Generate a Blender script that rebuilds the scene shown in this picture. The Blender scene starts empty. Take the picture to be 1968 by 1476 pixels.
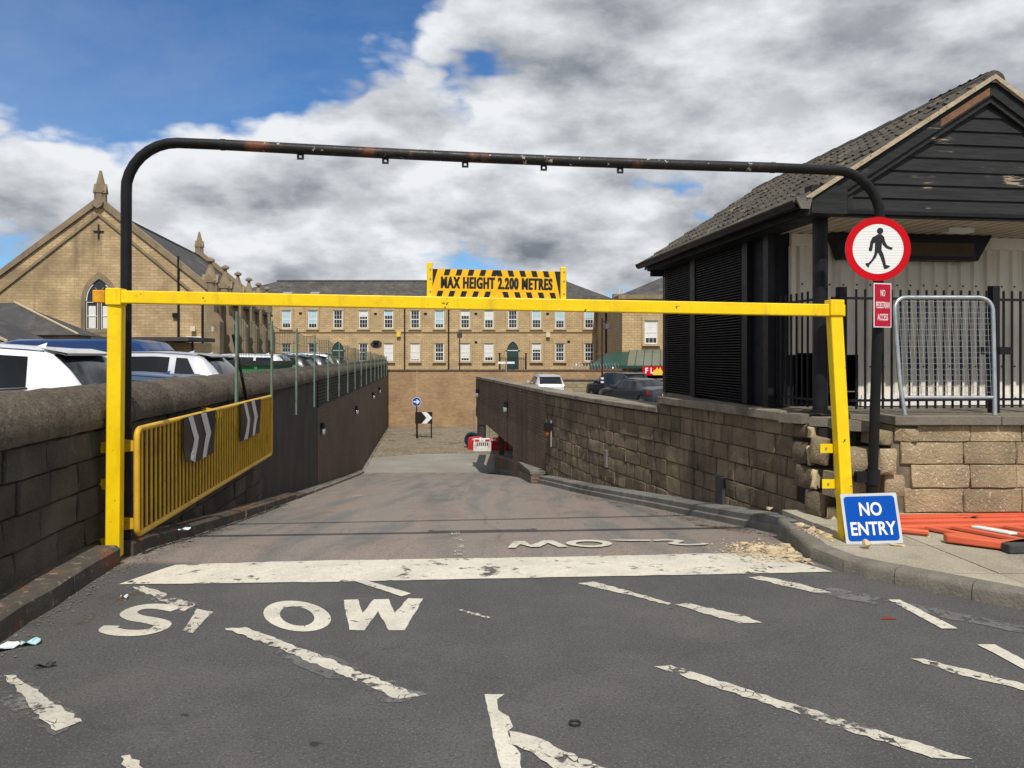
import bpy, math, random
from mathutils import Vector, Matrix
random.seed(7)
SC = bpy.context.scene
COL = SC.collection

# ------------------------------------------------------------------ camera
cam_d = bpy.data.cameras.new('camera')
cam = bpy.data.objects.new('camera', cam_d); COL.objects.link(cam)
cam.location = (0, 0, 1.7); cam.rotation_euler = (math.radians(90), 0, 0)
cam_d.sensor_width = 36; cam_d.lens = 27.04; cam_d.shift_y = -0.0269
cam_d.clip_start = 0.05; cam_d.clip_end = 3000
SC.camera = cam

# ------------------------------------------------------------------ sky
SUN = Vector((-0.075, 0.74, -1.0)).normalized()          # travel direction of the sunlight
W = bpy.data.worlds.new('World'); SC.world = W; W.use_nodes = True
wt = W.node_tree; wt.nodes.clear()
W.cycles.sampling_method = 'NONE'
class NT:
    def __init__(s, tree): s.t = tree
    def n(s, typ, ins=None, **kw):
        nd = s.t.nodes.new(typ)
        for k, v in kw.items(): setattr(nd, k, v)
        for k, v in (ins or {}).items():
            if isinstance(v, bpy.types.NodeSocket): s.t.links.new(v, nd.inputs[k])
            else: nd.inputs[k].default_value = v
        return nd
    def math(s, op, a, b=0.0, c=None, clamp=False):
        nd = s.n('ShaderNodeMath', {0: a, 1: b}, operation=op)
        nd.use_clamp = clamp
        if c is not None:
            if isinstance(c, bpy.types.NodeSocket): s.t.links.new(c, nd.inputs[2])
            else: nd.inputs[2].default_value = c
        return nd.outputs[0]
    def vm(s, op, a, b=(0, 0, 0)):
        nd = s.n('ShaderNodeVectorMath', {0: a, 1: b}, operation=op)
        return nd.outputs['Value'] if op in ('DOT_PRODUCT', 'LENGTH') else nd.outputs[0]
    def noise(s, vec, scale, detail=4, rough=.55, dist=0., out=0):
        return s.n('ShaderNodeTexNoise', {'Vector': vec, 'Scale': scale, 'Detail': detail, 'Roughness': rough, 'Distortion': dist}).outputs[out]
    def mr(s, v, a, b, c=0., d=1., smooth=False):
        nd = s.n('ShaderNodeMapRange', {0: v, 1: a, 2: b, 3: c, 4: d})
        nd.clamp = True
        if smooth: nd.interpolation_type = 'SMOOTHSTEP'
        return nd.outputs[0]
    def mix(s, f, a, b, mode='MIX'):
        nd = s.t.nodes.new('ShaderNodeMix'); nd.data_type = 'RGBA'; nd.blend_type = mode
        for i, v in ((0, f), (6, a), (7, b)):
            if isinstance(v, bpy.types.NodeSocket): s.t.links.new(v, nd.inputs[i])
            else: nd.inputs[i].default_value = (tuple(v) + (1,) if i and len(v) == 3 else v)
        return nd.outputs[2]
w = NT(wt)
dirv = w.n('ShaderNodeTexCoord').outputs['Generated']
sky = w.n('ShaderNodeTexSky', sky_type='NISHITA')
sky.sun_disc = False
sky.sun_elevation = math.asin(-SUN.z)
sky.sun_rotation = math.atan2(-SUN.x, -SUN.y)
sky.altitude = 60; sky.air_density = 1.0; sky.dust_density = 0.0; sky.ozone_density = 4.0
# clouds: fractal noise over the sky directions, flattened towards the horizon, tops catching the light
sep = w.n('ShaderNodeSeparateXYZ', {0: dirv})
zc = w.math('MAXIMUM', sep.outputs[2], 0.0)
den = w.math('ADD', zc, 0.55)
cp = w.n('ShaderNodeCombineXYZ', {0: w.math('DIVIDE', sep.outputs[0], den), 1: w.math('DIVIDE', sep.outputs[1], den), 2: w.math('MULTIPLY', zc, 1.7)}).outputs[0]
cp = w.vm('ADD', cp, (10.4, 1.6, 0.7))
def cloud(v, fine):
    # wide banks of cloud, broken into rounded heaps
    wv = w.vm('ADD', v, w.vm('MULTIPLY', w.vm('SUBTRACT', w.noise(v, 3.0, 4, .55, out=1), (.5, .5, .5)), (.22, .22, .22)))
    vo = w.n('ShaderNodeTexVoronoi', {'Vector': wv, 'Scale': 2.7, 'Detail': 3.0 if fine else 1.0, 'Roughness': .52, 'Lacunarity': 2.3}, feature='F1')
    heap = w.math('SUBTRACT', 1., vo.outputs['Distance'])
    n_ = w.noise(v, 1.9, 9 if fine else 3, .56, .12)
    return w.math('ADD', w.math('MULTIPLY', n_, .62), w.math('MULTIPLY', heap, .30))
big = w.noise(cp, 1.2, 2, .5)
det = cloud(cp, True)
mid = w.noise(cp, 6.0, 6, .58)
mid_up = w.noise(w.vm('ADD', cp, (0.006, -0.012, 0.045)), 6.0, 6, .58)
low = cloud(cp, False)
low_up = cloud(w.vm('ADD', cp, (0.02, -0.03, 0.14)), False)
blue_dir = Vector((-0.36, 0.78, 0.50)).normalized()
opening = w.mr(w.vm('DOT_PRODUCT', dirv, tuple(blue_dir)), 0.940, 0.985, 0, 0.25, True)
dens = w.math('SUBTRACT', w.math('ADD', w.math('MULTIPLY', big, .30), w.math('MULTIPLY', det, .70)), opening)
cover = w.mr(dens, 0.250, 0.310, 0, 1, True)
thick = w.mr(dens, 0.31, 0.53, 0, 1)
shade = w.math('ADD', w.mr(w.math('SUBTRACT', low, low_up), -0.13, 0.13, 0, .66), w.mr(w.math('SUBTRACT', mid, mid_up), -0.12, 0.12, 0, .26))
shade = w.math('ADD', shade, w.math('MULTIPLY', w.math('SUBTRACT', 1., thick), .40))
shade = w.mr(shade, 0.30, 1.02, 0, 1)
ccol = w.mix(shade, (1.9, 2.15, 2.55), (8.6, 8.8, 9.1))
wisp = w.math('MULTIPLY', w.mr(w.noise(w.vm('MULTIPLY', cp, (1., 1., 2.)), 1.1, 7, .6, .5), .46, .80, 0, 1), .26)
tint = w.mix(1., sky.outputs[0], (.60, .90, 1.16), 'MULTIPLY')
skyc = w.mix(wisp, tint, (6.6, 7.0, 7.6))
bg = w.n('ShaderNodeBackground', {0: w.mix(cover, skyc, ccol), 1: 0.10})
wo = w.n('ShaderNodeOutputWorld', {0: bg.outputs[0]})

# ------------------------------------------------------------------ sun, exposure
sd = bpy.data.lights.new('sun', 'SUN'); sd.energy = 4.2; sd.angle = math.radians(0.53); sd.color = (1, .945, .86)
sun = bpy.data.objects.new('sun', sd); COL.objects.link(sun)
sun.rotation_euler = SUN.to_track_quat('-Z', 'Y').to_euler(); sun.location = (0, -20, 30)
SC.view_settings.view_transform = 'Standard'; SC.view_settings.look = 'None'
SC.view_settings.exposure = 0.0; SC.view_settings.gamma = 1.0; SC.view_settings.use_curve_mapping = False
SC.cycles.max_bounces = 8; SC.cycles.transparent_max_bounces = 12
SC.cycles.use_denoising = True

# ------------------------------------------------------------------ mesh helpers
ROOTM = {}
def setp(o, label=None, cat=None, group=None, kind=None):
    if label: o['label'] = label
    if cat: o['category'] = cat
    if group: o['group'] = group
    if kind: o['kind'] = kind
    return o
def thing(name, label, cat, loc=(0, 0, 0), rz=0., group=None, kind=None):
    o = bpy.data.objects.new(name, None); COL.objects.link(o)
    o.empty_display_size = .2
    o.location = loc; o.rotation_euler = (0, 0, rz)
    ROOTM[o.name] = Matrix.Translation(loc) @ Matrix.Rotation(rz, 4, 'Z')
    return setp(o, label, cat, group, kind)
class MB:
    def __init__(s): s.v = []; s.f = []
    def add(s, vs, fs, M=None):
        k = len(s.v)
        s.v += [tuple(M @ Vector(p)) for p in vs] if M is not None else [tuple(p) for p in vs]
        s.f += [tuple(i + k for i in f) for f in fs]; return s
    def box(s, x0, x1, y0, y1, z0, z1, M=None):
        vs = [(x0, y0, z0), (x1, y0, z0), (x1, y1, z0), (x0, y1, z0), (x0, y0, z1), (x1, y0, z1), (x1, y1, z1), (x0, y1, z1)]
        return s.add(vs, [(0, 3, 2, 1), (4, 5, 6, 7), (0, 1, 5, 4), (1, 2, 6, 5), (2, 3, 7, 6), (3, 0, 4, 7)], M)
    def prism(s, poly, d0, d1, ax='y', M=None):
        # poly in the plane across the axis, extruded from d0 to d1
        n = len(poly)
        def pt(p, d): return {'y': (p[0], d, p[1]), 'x': (d, p[0], p[1]), 'z': (p[0], p[1], d)}[ax]
        vs = [pt(p, d0) for p in poly] + [pt(p, d1) for p in poly]
        fs = [tuple(range(n)), tuple(range(2 * n - 1, n - 1, -1))] + [(i, i + n, (i + 1) % n + n, (i + 1) % n) for i in range(n)]
        return s.add(vs, fs, M)
    def tube(s, pts, r, n=8, caps=True, M=None):
        pts = [Vector(p) for p in pts]; k = len(pts); vs = []; fs = []
        rr = r if isinstance(r, (list, tuple)) else [r] * k
        ref = None
        for i, p in enumerate(pts):
            d = (pts[min(i + 1, k - 1)] - pts[max(i - 1, 0)]).normalized()
            if ref is None:
                a = Vector((0, 0, 1)) if abs(d.z) < .9 else Vector((1, 0, 0))
                u = d.cross(a).normalized()
            else:
                u = (ref - d * ref.dot(d)).normalized()
            ref = u; v = d.cross(u)
            for j in range(n):
                t = 2 * math.pi * (j + .5) / n
                vs.append(p + (u * math.cos(t) + v * math.sin(t)) * rr[i])
        for i in range(k - 1):
            for j in range(n):
                a, b = i * n + j, i * n + (j + 1) % n
                fs.append((a, b, b + n, a + n))
        if caps: fs += [tuple(range(n))[::-1], tuple(range((k - 1) * n, k * n))]
        return s.add(vs, fs, M)
    def ring(s, outer, inner, z0, z1, M=None):
        n = len(outer)
        vs = [(p[0], p[1], z1) for p in outer] + [(p[0], p[1], z1) for p in inner] + [(p[0], p[1], z0) for p in outer] + [(p[0], p[1], z0) for p in inner]
        fs = []
        for i in range(n):
            j = (i + 1) % n
            fs += [(i, j, n + j, n + i), (i, 2 * n + i, 2 * n + j, j), (n + i, n + j, 3 * n + j, 3 * n + i), (2 * n + i, 3 * n + i, 3 * n + j, 2 * n + j)]
        return s.add(vs, fs, M)
    def grid(s, pts):
        # pts[i][j] a surface patch
        a, b = len(pts), len(pts[0])
        return s.add([p for r in pts for p in r], [(i * b + j, (i + 1) * b + j, (i + 1) * b + j + 1, i * b + j + 1) for i in range(a - 1) for j in range(b - 1)])
    def mesh(s, name, mat, smooth=False):
        m = bpy.data.meshes.new(name); m.from_pydata(s.v, [], s.f); m.update()
        if mat: m.materials.append(mat)
        if smooth is True: m.shade_smooth()
        elif smooth:
            m.shade_smooth(); m.set_sharp_from_angle(angle=math.radians(smooth))
        return m
    def build(s, name, mat, parent=None, smooth=False, world=False, bevel=0., **kw):
        return obj(name, s.mesh(name, mat, smooth), parent, world, bevel, **kw)
def obj(name, mesh, parent=None, world=False, bevel=0., label=None, cat=None, group=None, kind=None):
    o = bpy.data.objects.new(name, mesh); COL.objects.link(o)
    if parent is not None:
        o.parent = parent
        if world and parent.name in ROOTM: o.matrix_parent_inverse = ROOTM[parent.name].inverted()
    if bevel:
        b = o.modifiers.new('bevel', 'BEVEL'); b.width = bevel; b.segments = 2; b.limit_method = 'ANGLE'; b.harden_normals = False
    return setp(o, label, cat, group, kind)
def copy_tree(o, parent=None):
    c = o.copy(); COL.objects.link(c); c.parent = parent
    for k in list(o.children): copy_tree(k, c)
    return c
def T(x, y, z, rz=0., rx=0., ry=0.):
    return Matrix.Translation((x, y, z)) @ Matrix.Rotation(rz, 4, 'Z') @ Matrix.Rotation(rx, 4, 'X') @ Matrix.Rotation(ry, 4, 'Y')
def circ(cx, cy, r, n=24, ry=None, a0=0., a1=2 * math.pi):
    full = abs(a1 - a0 - 2 * math.pi) < 1e-6
    return [(cx + r * math.cos(a0 + (a1 - a0) * i / (n if full else n - 1)), cy + (ry or r) * math.sin(a0 + (a1 - a0) * i / (n if full else n - 1))) for i in range(n)]
def rrect(x0, x1, y0, y1, r, n=5):
    p = []
    for cx, cy, a in ((x1 - r, y0 + r, -90), (x1 - r, y1 - r, 0), (x0 + r, y1 - r, 90), (x0 + r, y0 + r, 180)):
        for i in range(n):
            t = math.radians(a + 90 * i / (n - 1)); p.append((cx + r * math.cos(t), cy + r * math.sin(t)))
    return p
def lerp(a, b, t): return a + (b - a) * t
def interp(tab, x, i=1):
    if x <= tab[0][0]: return tab[0][i]
    for a, b in zip(tab, tab[1:]):
        if x <= b[0]: return lerp(a[i], b[i], (x - a[0]) / (b[0] - a[0]))
    return tab[-1][i]
def text_mesh(txt, size, mat, bold=0., xs=1., depth=.001, spacing=1.0):
    c = bpy.data.curves.new('lettering', 'FONT'); c.body = txt; c.size = size; c.align_x = 'CENTER'; c.align_y = 'CENTER'
    c.offset = bold; c.extrude = depth; c.space_character = spacing; c.resolution_u = 4
    o = bpy.data.objects.new('lettering_tmp', c); COL.objects.link(o)
    dg = bpy.context.evaluated_depsgraph_get(); m = bpy.data.meshes.new_from_object(o.evaluated_get(dg))
    bpy.data.objects.remove(o); bpy.data.curves.remove(c)
    for v in m.vertices: v.co.x *= xs
    m.materials.clear(); m.materials.append(mat); return m
def put(o, M):
    o.matrix_local = M; return o

# ------------------------------------------------------------------ materials
def newmat(name):
    m = bpy.data.materials.new(name); m.use_nodes = True
    t = NT(m.node_tree); b = m.node_tree.nodes['Principled BSDF']
    return m, t, b
def pos(t): return t.n('ShaderNodeNewGeometry').outputs['Position']
def surf(name, c1, c2=None, sc=3., rough=.8, bump=.15, bsc=60., rand=0., streak=None, speck=None, metal=0., spec=.35, coat=0., patch=None, dist=.02, detail=5, rvar=.0, vscale=None):
    m, t, b = newmat(name); p = pos(t)
    if vscale: p = t.vm('MULTIPLY', p, vscale)
    c2 = c2 or tuple(x * .75 for x in c1)
    n1 = t.noise(p, sc, detail, .6)
    col = t.mix(t.mr(n1, .32, .68), c1, c2)
    if patch:
        pc, psc, lo, hi = patch
        col = t.mix(t.mr(t.noise(p, psc, 5, .6), lo, hi), col, pc)
    if streak:
        sc_col, lo, hi, ssc = streak
        q = t.vm('MULTIPLY', pos(t), (ssc, ssc, ssc * .09))
        col = t.mix(t.mr(t.noise(q, 1., 4, .6), lo, hi), col, sc_col)
    if speck:
        kc, ksc, lo, hi = speck
        col = t.mix(t.mr(t.noise(p, ksc, 3, .6), lo, hi), col, kc)
    if rand:
        r = t.n('ShaderNodeObjectInfo').outputs['Random']
        k = t.mr(r, 0, 1, 1 - rand, 1 + rand)
        col = t.mix(1., col, t.n('ShaderNodeCombineColor', {0: k, 1: k, 2: k}).outputs[0], 'MULTIPLY')
    m.node_tree.links.new(col, b.inputs['Base Color'])
    b.inputs['Roughness'].default_value = rough
    if rvar: m.node_tree.links.new(t.mr(t.noise(p, sc * 2.3, 5, .6), .3, .7, rough - rvar, min(1, rough + rvar)), b.inputs['Roughness'])
    b.inputs['Metallic'].default_value = metal; b.inputs['Specular IOR Level'].default_value = spec
    b.inputs['Coat Weight'].default_value = coat
    if bump:
        bn = t.n('ShaderNodeBump', {'Height': t.noise(p, bsc, 5, .65), 'Strength': bump, 'Distance': dist})
        m.node_tree.links.new(bn.outputs[0], b.inputs['Normal'])
    return m
def brickmat(name, along, c1, c2, mortar, bw, bh, mw=.012, rough=.85, stain=None, vary=.5, bump=.5, patch=None, streak=None, off=.5, z0=0.):
    m, t, b = newmat(name); p = pos(t)
    sx = t.n('ShaderNodeSeparateXYZ', {0: p})
    u = t.vm('DOT_PRODUCT', p, along)
    uv = t.n('ShaderNodeCombineXYZ', {0: u, 1: t.math('SUBTRACT', sx.outputs[2], z0), 2: 0.}).outputs[0]
    br = t.n('ShaderNodeTexBrick', {'Vector': uv, 'Color1': tuple(c1) + (1,), 'Color2': tuple(c2) + (1,), 'Mortar': tuple(mortar) + (1,), 'Scale': 1., 'Mortar Size': mw, 'Mortar Smooth': .2, 'Bias': 0., 'Brick Width': bw, 'Row Height': bh})
    br.offset = off
    col = br.outputs[0]
    col = t.mix(1., col, t.mix(t.mr(t.noise(p, .8, 5, .6), .3, .7), (1 - .3 * vary,) * 3, (1 + .3 * vary,) * 3), 'MULTIPLY')
    col = t.mix(t.math('MULTIPLY', t.mr(t.noise(p, 9, 5, .7), .45, .75), .35 * vary), col, mortar)
    if patch: col = t.mix(t.mr(t.noise(p, patch[1], 5, .65), patch[2], patch[3]), col, patch[0])
    if streak:
        q = t.vm('MULTIPLY', p, (streak[3], streak[3], streak[3] * .08))
        col = t.mix(t.mr(t.noise(q, 1., 4, .6), streak[1], streak[2]), col, streak[0])
    m.node_tree.links.new(col, b.inputs['Base Color']); b.inputs['Roughness'].default_value = rough
    b.inputs['Specular IOR Level'].default_value = .25
    h = t.math('ADD', t.math('MULTIPLY', br.outputs[1], -1.), t.math('MULTIPLY', t.noise(p, 45, 4, .6), .6))
    bn = t.n('ShaderNodeBump', {'Height': h, 'Strength': bump, 'Distance': .012})
    m.node_tree.links.new(bn.outputs[0], b.inputs['Normal'])
    return m
def paintmat(name, col, col2, loss, crack=0., rough=.75, esc=22.):
    # thermoplastic paint with patches broken away down to the road
    m, t, b = newmat(name); p = pos(t)
    n = t.math('ADD', t.math('MULTIPLY', t.noise(p, 3.2, 4, .6), .5), t.math('MULTIPLY', t.noise(p, esc, 6, .65), .5))
    a = t.mr(n, loss - .01, loss + .045)
    if crack:
        wv = t.vm('ADD', p, t.vm('SCALE', t.noise(p, 14, 3, .5, out=1), (0, 0, 0)))
        vo = t.n('ShaderNodeTexVoronoi', {'Vector': p, 'Scale': 19.}, feature='DISTANCE_TO_EDGE')
        ck = t.math('ADD', vo.outputs[0], t.math('MULTIPLY', t.mr(t.noise(p, 5, 4, .6), .40, .62), .12))
        a = t.math('MULTIPLY', a, t.mr(ck, crack, crack + .02))
    cc = t.mix(t.mr(t.noise(p, 11, 6, .7), .35, .7), col, col2)
    cc = t.mix(t.math('MULTIPLY', t.mr(t.noise(p, 60, 3, .7), .52, .72), .6), cc, (.22, .21, .19))
    cc = t.mix(t.math('MULTIPLY', t.mr(t.noise(p, 1.7, 5, .65), .44, .70), .45), cc, (.26, .25, .225))
    m.node_tree.links.new(cc, b.inputs['Base Color']); m.node_tree.links.new(a, b.inputs['Alpha'])
    b.inputs['Roughness'].default_value = rough
    bn = t.n('ShaderNodeBump', {'Height': t.noise(p, 90, 4, .6), 'Strength': .25, 'Distance': .006})
    m.node_tree.links.new(bn.outputs[0], b.inputs['Normal'])
    return m
def glassmat(name, tint, rough=.04):
    m, t, b = newmat(name)
    b.inputs['Base Color'].default_value = tuple(tint) + (1,); b.inputs['Roughness'].default_value = rough
    b.inputs['Specular IOR Level'].default_value = .42
    return m
M = {}
# asphalt: dark aggregate, patches of wear, a rosy older surface down the ramp
m, t, b = newmat('asphalt'); p = pos(t)
base = t.mix(t.mr(t.noise(p, .55, 6, .6), .3, .7), (.062, .062, .064), (.086, .084, .083))
base = t.mix(t.math('MULTIPLY', t.mr(t.noise(p, 2.1, 6, .65), .45, .7), .6), base, (.105, .101, .095))
sy = t.n('ShaderNodeSeparateXYZ', {0: t.vm('ADD', p, t.vm('SCALE', t.noise(p, 1.2, 3, .5, out=1), (0, 0, 0)))}).outputs[1]
rosy = t.mr(sy, 6.65, 7.0)
base2 = t.mix(t.mr(t.noise(t.vm('MULTIPLY', p, (2.2, .25, 1)), 1., 5, .6), .38, .62), (.235, .207, .180), (.265, .208, .172))
base2 = t.mix(t.mr(t.noise(t.vm('MULTIPLY', p, (1.6, .12, 1)), 1.3, 4, .6), .50, .62), base2, (.172, .164, .152))
trk = t.vm('DOT_PRODUCT', p, (1., .135, 0.))
wob = t.math('MULTIPLY', t.math('SUBTRACT', t.noise(p, .5, 2, .5), .5), .5)
for u0, wd, kk in ((-1.25, .22, .34), (.35, .22, .30), (.95, .05, .45), (-1.75, .12, .22)):
    dst = t.math('ABSOLUTE', t.math('SUBTRACT', t.math('ADD', trk, wob), u0))
    base2 = t.mix(t.math('MULTIPLY', t.mr(dst, wd, 0., 0., 1., True), t.math('MULTIPLY', t.mr(t.noise(p, 2.2, 5, .6), .30, .62), kk)), base2, (.085, .078, .072))
base = t.mix(rosy, base, base2)
# hairline cracks in the old surface, stains and dusty patches
vo = t.n('ShaderNodeTexVoronoi', {'Vector': t.vm('ADD', p, t.vm('MULTIPLY', t.noise(p, 2.2, 4, .6, out=1), (.5, .5, .5))), 'Scale': .62}, feature='DISTANCE_TO_EDGE')
ckm = t.math('MULTIPLY', t.mr(vo.outputs[0], .012, .003), t.mr(t.noise(p, .9, 3, .5), .50, .60))
base = t.mix(t.math('MULTIPLY', ckm, .28), base, (.028, .027, .026))
base = t.mix(t.math('MULTIPLY', t.mr(t.noise(t.vm('MULTIPLY', p, (1., .45, 1.)), 1.1, 5, .62), .54, .72), .42), base, (.040, .040, .041))
base = t.mix(t.math('MULTIPLY', t.mr(t.noise(t.vm('ADD', p, (31, 7, 0)), .8, 6, .65), .52, .74), .40), base, (.150, .140, .125))
# oily tyre tracks and dusty edges
base = t.mix(t.math('MULTIPLY', t.mr(t.noise(p, 85, 3, .7), .56, .66), .75), base, (.20, .192, .18))
base = t.mix(t.math('MULTIPLY', t.mr(t.noise(t.vm('ADD', p, (4, 8, 2)), 60, 3, .7), .52, .66), .75), base, (.034, .034, .035))
base = t.mix(t.mr(t.noise(t.vm('ADD', p, (9, 3, 0)), 4.6, 3, .5), .735, .765), base, (.028, .028, .028))
m.node_tree.links.new(base, b.inputs['Base Color']); b.inputs['Roughness'].default_value = .82; b.inputs['Specular IOR Level'].default_value = .35
bn = t.n('ShaderNodeBump', {'Height': t.noise(p, 70, 4, .75), 'Strength': .7, 'Distance': .010}); m.node_tree.links.new(bn.outputs[0], b.inputs['Normal'])
M['asphalt'] = m
M['floor'] = surf('ramp floor concrete', (.27, .25, .215), (.19, .175, .15), .7, .85, .2, 40, patch=((.31, .29, .25), .35, .5, .7))
M['carpark'] = surf('car park asphalt', (.085, .083, .08), (.115, .11, .105), .6, .9, .3, 90)
M['ground'] = surf('ground', (.12, .115, .1), (.09, .09, .07), .3, .95, .2, 20)
M['pave'] = surf('pavement concrete', (.37, .335, .255), (.28, .252, .195), 2.2, .9, .5, 55, rand=.10, speck=((.50, .46, .37), 55, .60, .68), patch=((.20, .18, .14), 1.6, .55, .75))
M['kerb'] = surf('kerb stone', (.215, .195, .160), (.135, .122, .102), 5, .9, .6, 45, rand=.12, speck=((.26, .245, .22), 70, .60, .68))
M['kerb_grey'] = surf('kerb concrete', (.20, .192, .175), (.13, .125, .115), 4, .9, .5, 45, rand=.12, patch=((.07, .066, .06), 2.2, .52, .7))
M['rust_kerb'] = surf('rusted kerb face', (.085, .073, .06), (.055, .048, .042), 5, .85, .5, 30, rand=.1, patch=((.15, .062, .030), 3.3, .53, .62), speck=((.20, .165, .12), 14, .60, .68))
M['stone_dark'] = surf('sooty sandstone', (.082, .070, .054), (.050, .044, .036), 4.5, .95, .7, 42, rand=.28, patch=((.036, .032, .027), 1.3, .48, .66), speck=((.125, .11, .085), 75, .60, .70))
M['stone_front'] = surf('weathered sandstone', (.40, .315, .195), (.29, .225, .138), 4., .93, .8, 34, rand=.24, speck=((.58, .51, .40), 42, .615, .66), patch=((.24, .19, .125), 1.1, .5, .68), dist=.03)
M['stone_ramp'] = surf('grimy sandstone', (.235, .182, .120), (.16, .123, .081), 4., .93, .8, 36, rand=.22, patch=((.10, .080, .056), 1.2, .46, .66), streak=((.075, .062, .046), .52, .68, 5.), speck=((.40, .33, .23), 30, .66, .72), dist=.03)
M['stone_break'] = surf('freshly broken sandstone', (.62, .50, .32), (.48, .38, .235), 6, .95, .6, 50, rand=.14, patch=((.36, .285, .18), 9, .55, .7))
M['mortar'] = surf('mortar bed', (.20, .165, .115), (.12, .10, .072), 8, .95, .6, 60)
M['mortar_dark'] = surf('sooty mortar bed', (.032, .028, .023), (.020, .018, .015), 8, .95, .5, 60)
M['coping_dark'] = surf('rounded sooty coping', (.155, .128, .098), (.085, .070, .054), 14, .95, 1., 26, rand=.12, speck=((.28, .24, .19), 62, .60, .70), patch=((.062, .052, .042), 2., .5, .72), dist=.05)
M['coping'] = surf('flat stone coping', (.245, .212, .165), (.165, .142, .11), 4, .93, .5, 40, rand=.15, patch=((.09, .077, .06), 2, .5, .7))
M['coping_front'] = surf('grey front coping', (.20, .178, .145), (.135, .118, .095), 4, .93, .5, 40, rand=.10)
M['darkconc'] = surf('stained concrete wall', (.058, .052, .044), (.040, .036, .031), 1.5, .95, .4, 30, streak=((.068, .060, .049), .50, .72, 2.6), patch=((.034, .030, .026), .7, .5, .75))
AL_L = Vector((-.104, 1, 0)).normalized(); AL_R = Vector((-.175, 1, 0)).normalized()
M['brick_left'] = brickmat('brown wall brick', tuple(AL_L), (.165, .112, .080), (.130, .090, .066), (.085, .070, .058), .225, .075, .010, streak=((.105, .076, .057), .54, .78, 1.6), patch=((.10, .076, .06), .5, .54, .76))
M['brick_par'] = brickmat('dark parapet brick', tuple(AL_R), (.205, .135, .092), (.150, .102, .072), (.085, .068, .055), .225, .075, .010, streak=((.075, .055, .042), .50, .72, 2.2))
M['brick_back'] = brickmat('buff brick', (1, 0, 0), (.47, .30, .150), (.34, .215, .108), (.30, .225, .15), .225, .075, .012, vary=.7, patch=((.27, .17, .10), .6, .54, .74))
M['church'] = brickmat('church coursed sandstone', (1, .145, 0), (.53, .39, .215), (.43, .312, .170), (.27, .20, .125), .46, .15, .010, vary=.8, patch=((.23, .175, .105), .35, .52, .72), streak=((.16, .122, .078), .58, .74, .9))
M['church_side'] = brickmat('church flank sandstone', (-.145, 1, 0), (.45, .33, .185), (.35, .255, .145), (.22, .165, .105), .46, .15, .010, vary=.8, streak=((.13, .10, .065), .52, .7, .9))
M['ashlar'] = surf('dressed stone', (.285, .222, .140), (.19, .148, .096), 1.4, .92, .3, 14, streak=((.11, .09, .064), .56, .72, 2.))
M['facade'] = brickmat('facade sandstone', (1, 0, 0), (.55, .40, .215), (.45, .325, .175), (.26, .19, .115), .52, .20, .016, vary=.6, patch=((.40, .30, .175), .25, .52, .7), streak=((.33, .25, .15), .60, .78, .5))
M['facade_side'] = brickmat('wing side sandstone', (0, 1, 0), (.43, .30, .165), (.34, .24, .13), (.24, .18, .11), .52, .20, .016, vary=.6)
M['quoin'] = surf('pale window surround', (.50, .375, .215), (.40, .30, .17), 1.5, .9, .2, 14)
M['stonewall'] = brickmat('pale yard stone', (1, 0, 0), (.42, .34, .21), (.28, .225, .14), (.20, .16, .11), .50, .22, .02, vary=.9, patch=((.13, .11, .08), .9, .54, .66))
M['slate'] = brickmat('slate roof', (1, 0, 0), (.095, .088, .080), (.060, .056, .054), (.035, .033, .032), .34, .13, .010, vary=.9, rough=.7, patch=((.14, .125, .09), .7, .56, .72))
M['slate_side'] = brickmat('slate flank roof', (-.145, 1, 0), (.085, .080, .074), (.055, .052, .050), (.032, .030, .030), .34, .16, .012, vary=.9, rough=.65, patch=((.125, .112, .085), .5, .52, .72))
M['slate_dark'] = surf('dark slate', (.06, .058, .058), (.042, .04, .042), 2., .7, .3, 16, streak=((.085, .08, .074), .5, .7, 2.))
M['tile'] = surf('concrete roof tile', (.088, .077, .064), (.054, .048, .040), 6, .92, .6, 40, rand=.22, patch=((.20, .18, .11), 5, .58, .72), speck=((.03, .027, .023), 25, .58, .68))
M['verge'] = surf('pale verge mortar', (.50, .42, .30), (.36, .295, .20), 9, .95, .7, 30, speck=((.16, .13, .09), 22, .60, .68))
m, t, b = newmat('peeling black board'); p = pos(t)
pv = t.n('ShaderNodeTexNoise', {'Vector': t.vm('MULTIPLY', p, (2.6, 2.6, 22.)), 'Scale': 1., 'Detail': 7., 'Roughness': .65}).outputs[0]
gate = t.mr(t.noise(p, 1.5, 3, .5), .50, .67, 0., 1.)
peel = t.mr(t.math('MULTIPLY', t.mr(pv, .42, .62), gate), .62, .72)
edge = t.mr(t.math('MULTIPLY', t.mr(pv, .42, .62), gate), .42, .60)
cb = t.mix(t.mr(t.noise(t.vm('MULTIPLY', p, (3, 3, 30)), 1., 5, .6), .3, .7), (.015, .016, .017), (.030, .031, .032))
cb = t.mix(edge, cb, (.058, .055, .052))
cb = t.mix(peel, cb, t.mix(t.noise(p, 30, 3), (.22, .16, .10), (.36, .29, .21)))
m.node_tree.links.new(cb, b.inputs['Base Color']); b.inputs['Roughness'].default_value = .62; b.inputs['Specular IOR Level'].default_value = .2
bn = t.n('ShaderNodeBump', {'Height': t.math('ADD', t.noise(t.vm('MULTIPLY', p, (4, 4, 60)), 1., 5, .6), t.math('MULTIPLY', peel, -.6)), 'Strength': .4, 'Distance': .01}); m.node_tree.links.new(bn.outputs[0], b.inputs['Normal'])
M['board'] = m
M['barewood'] = surf('bare brown wood', (.23, .12, .062), (.14, .070, .038), 9, .85, .5, 30, patch=((.03, .03, .03), 6, .55, .62))
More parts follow.
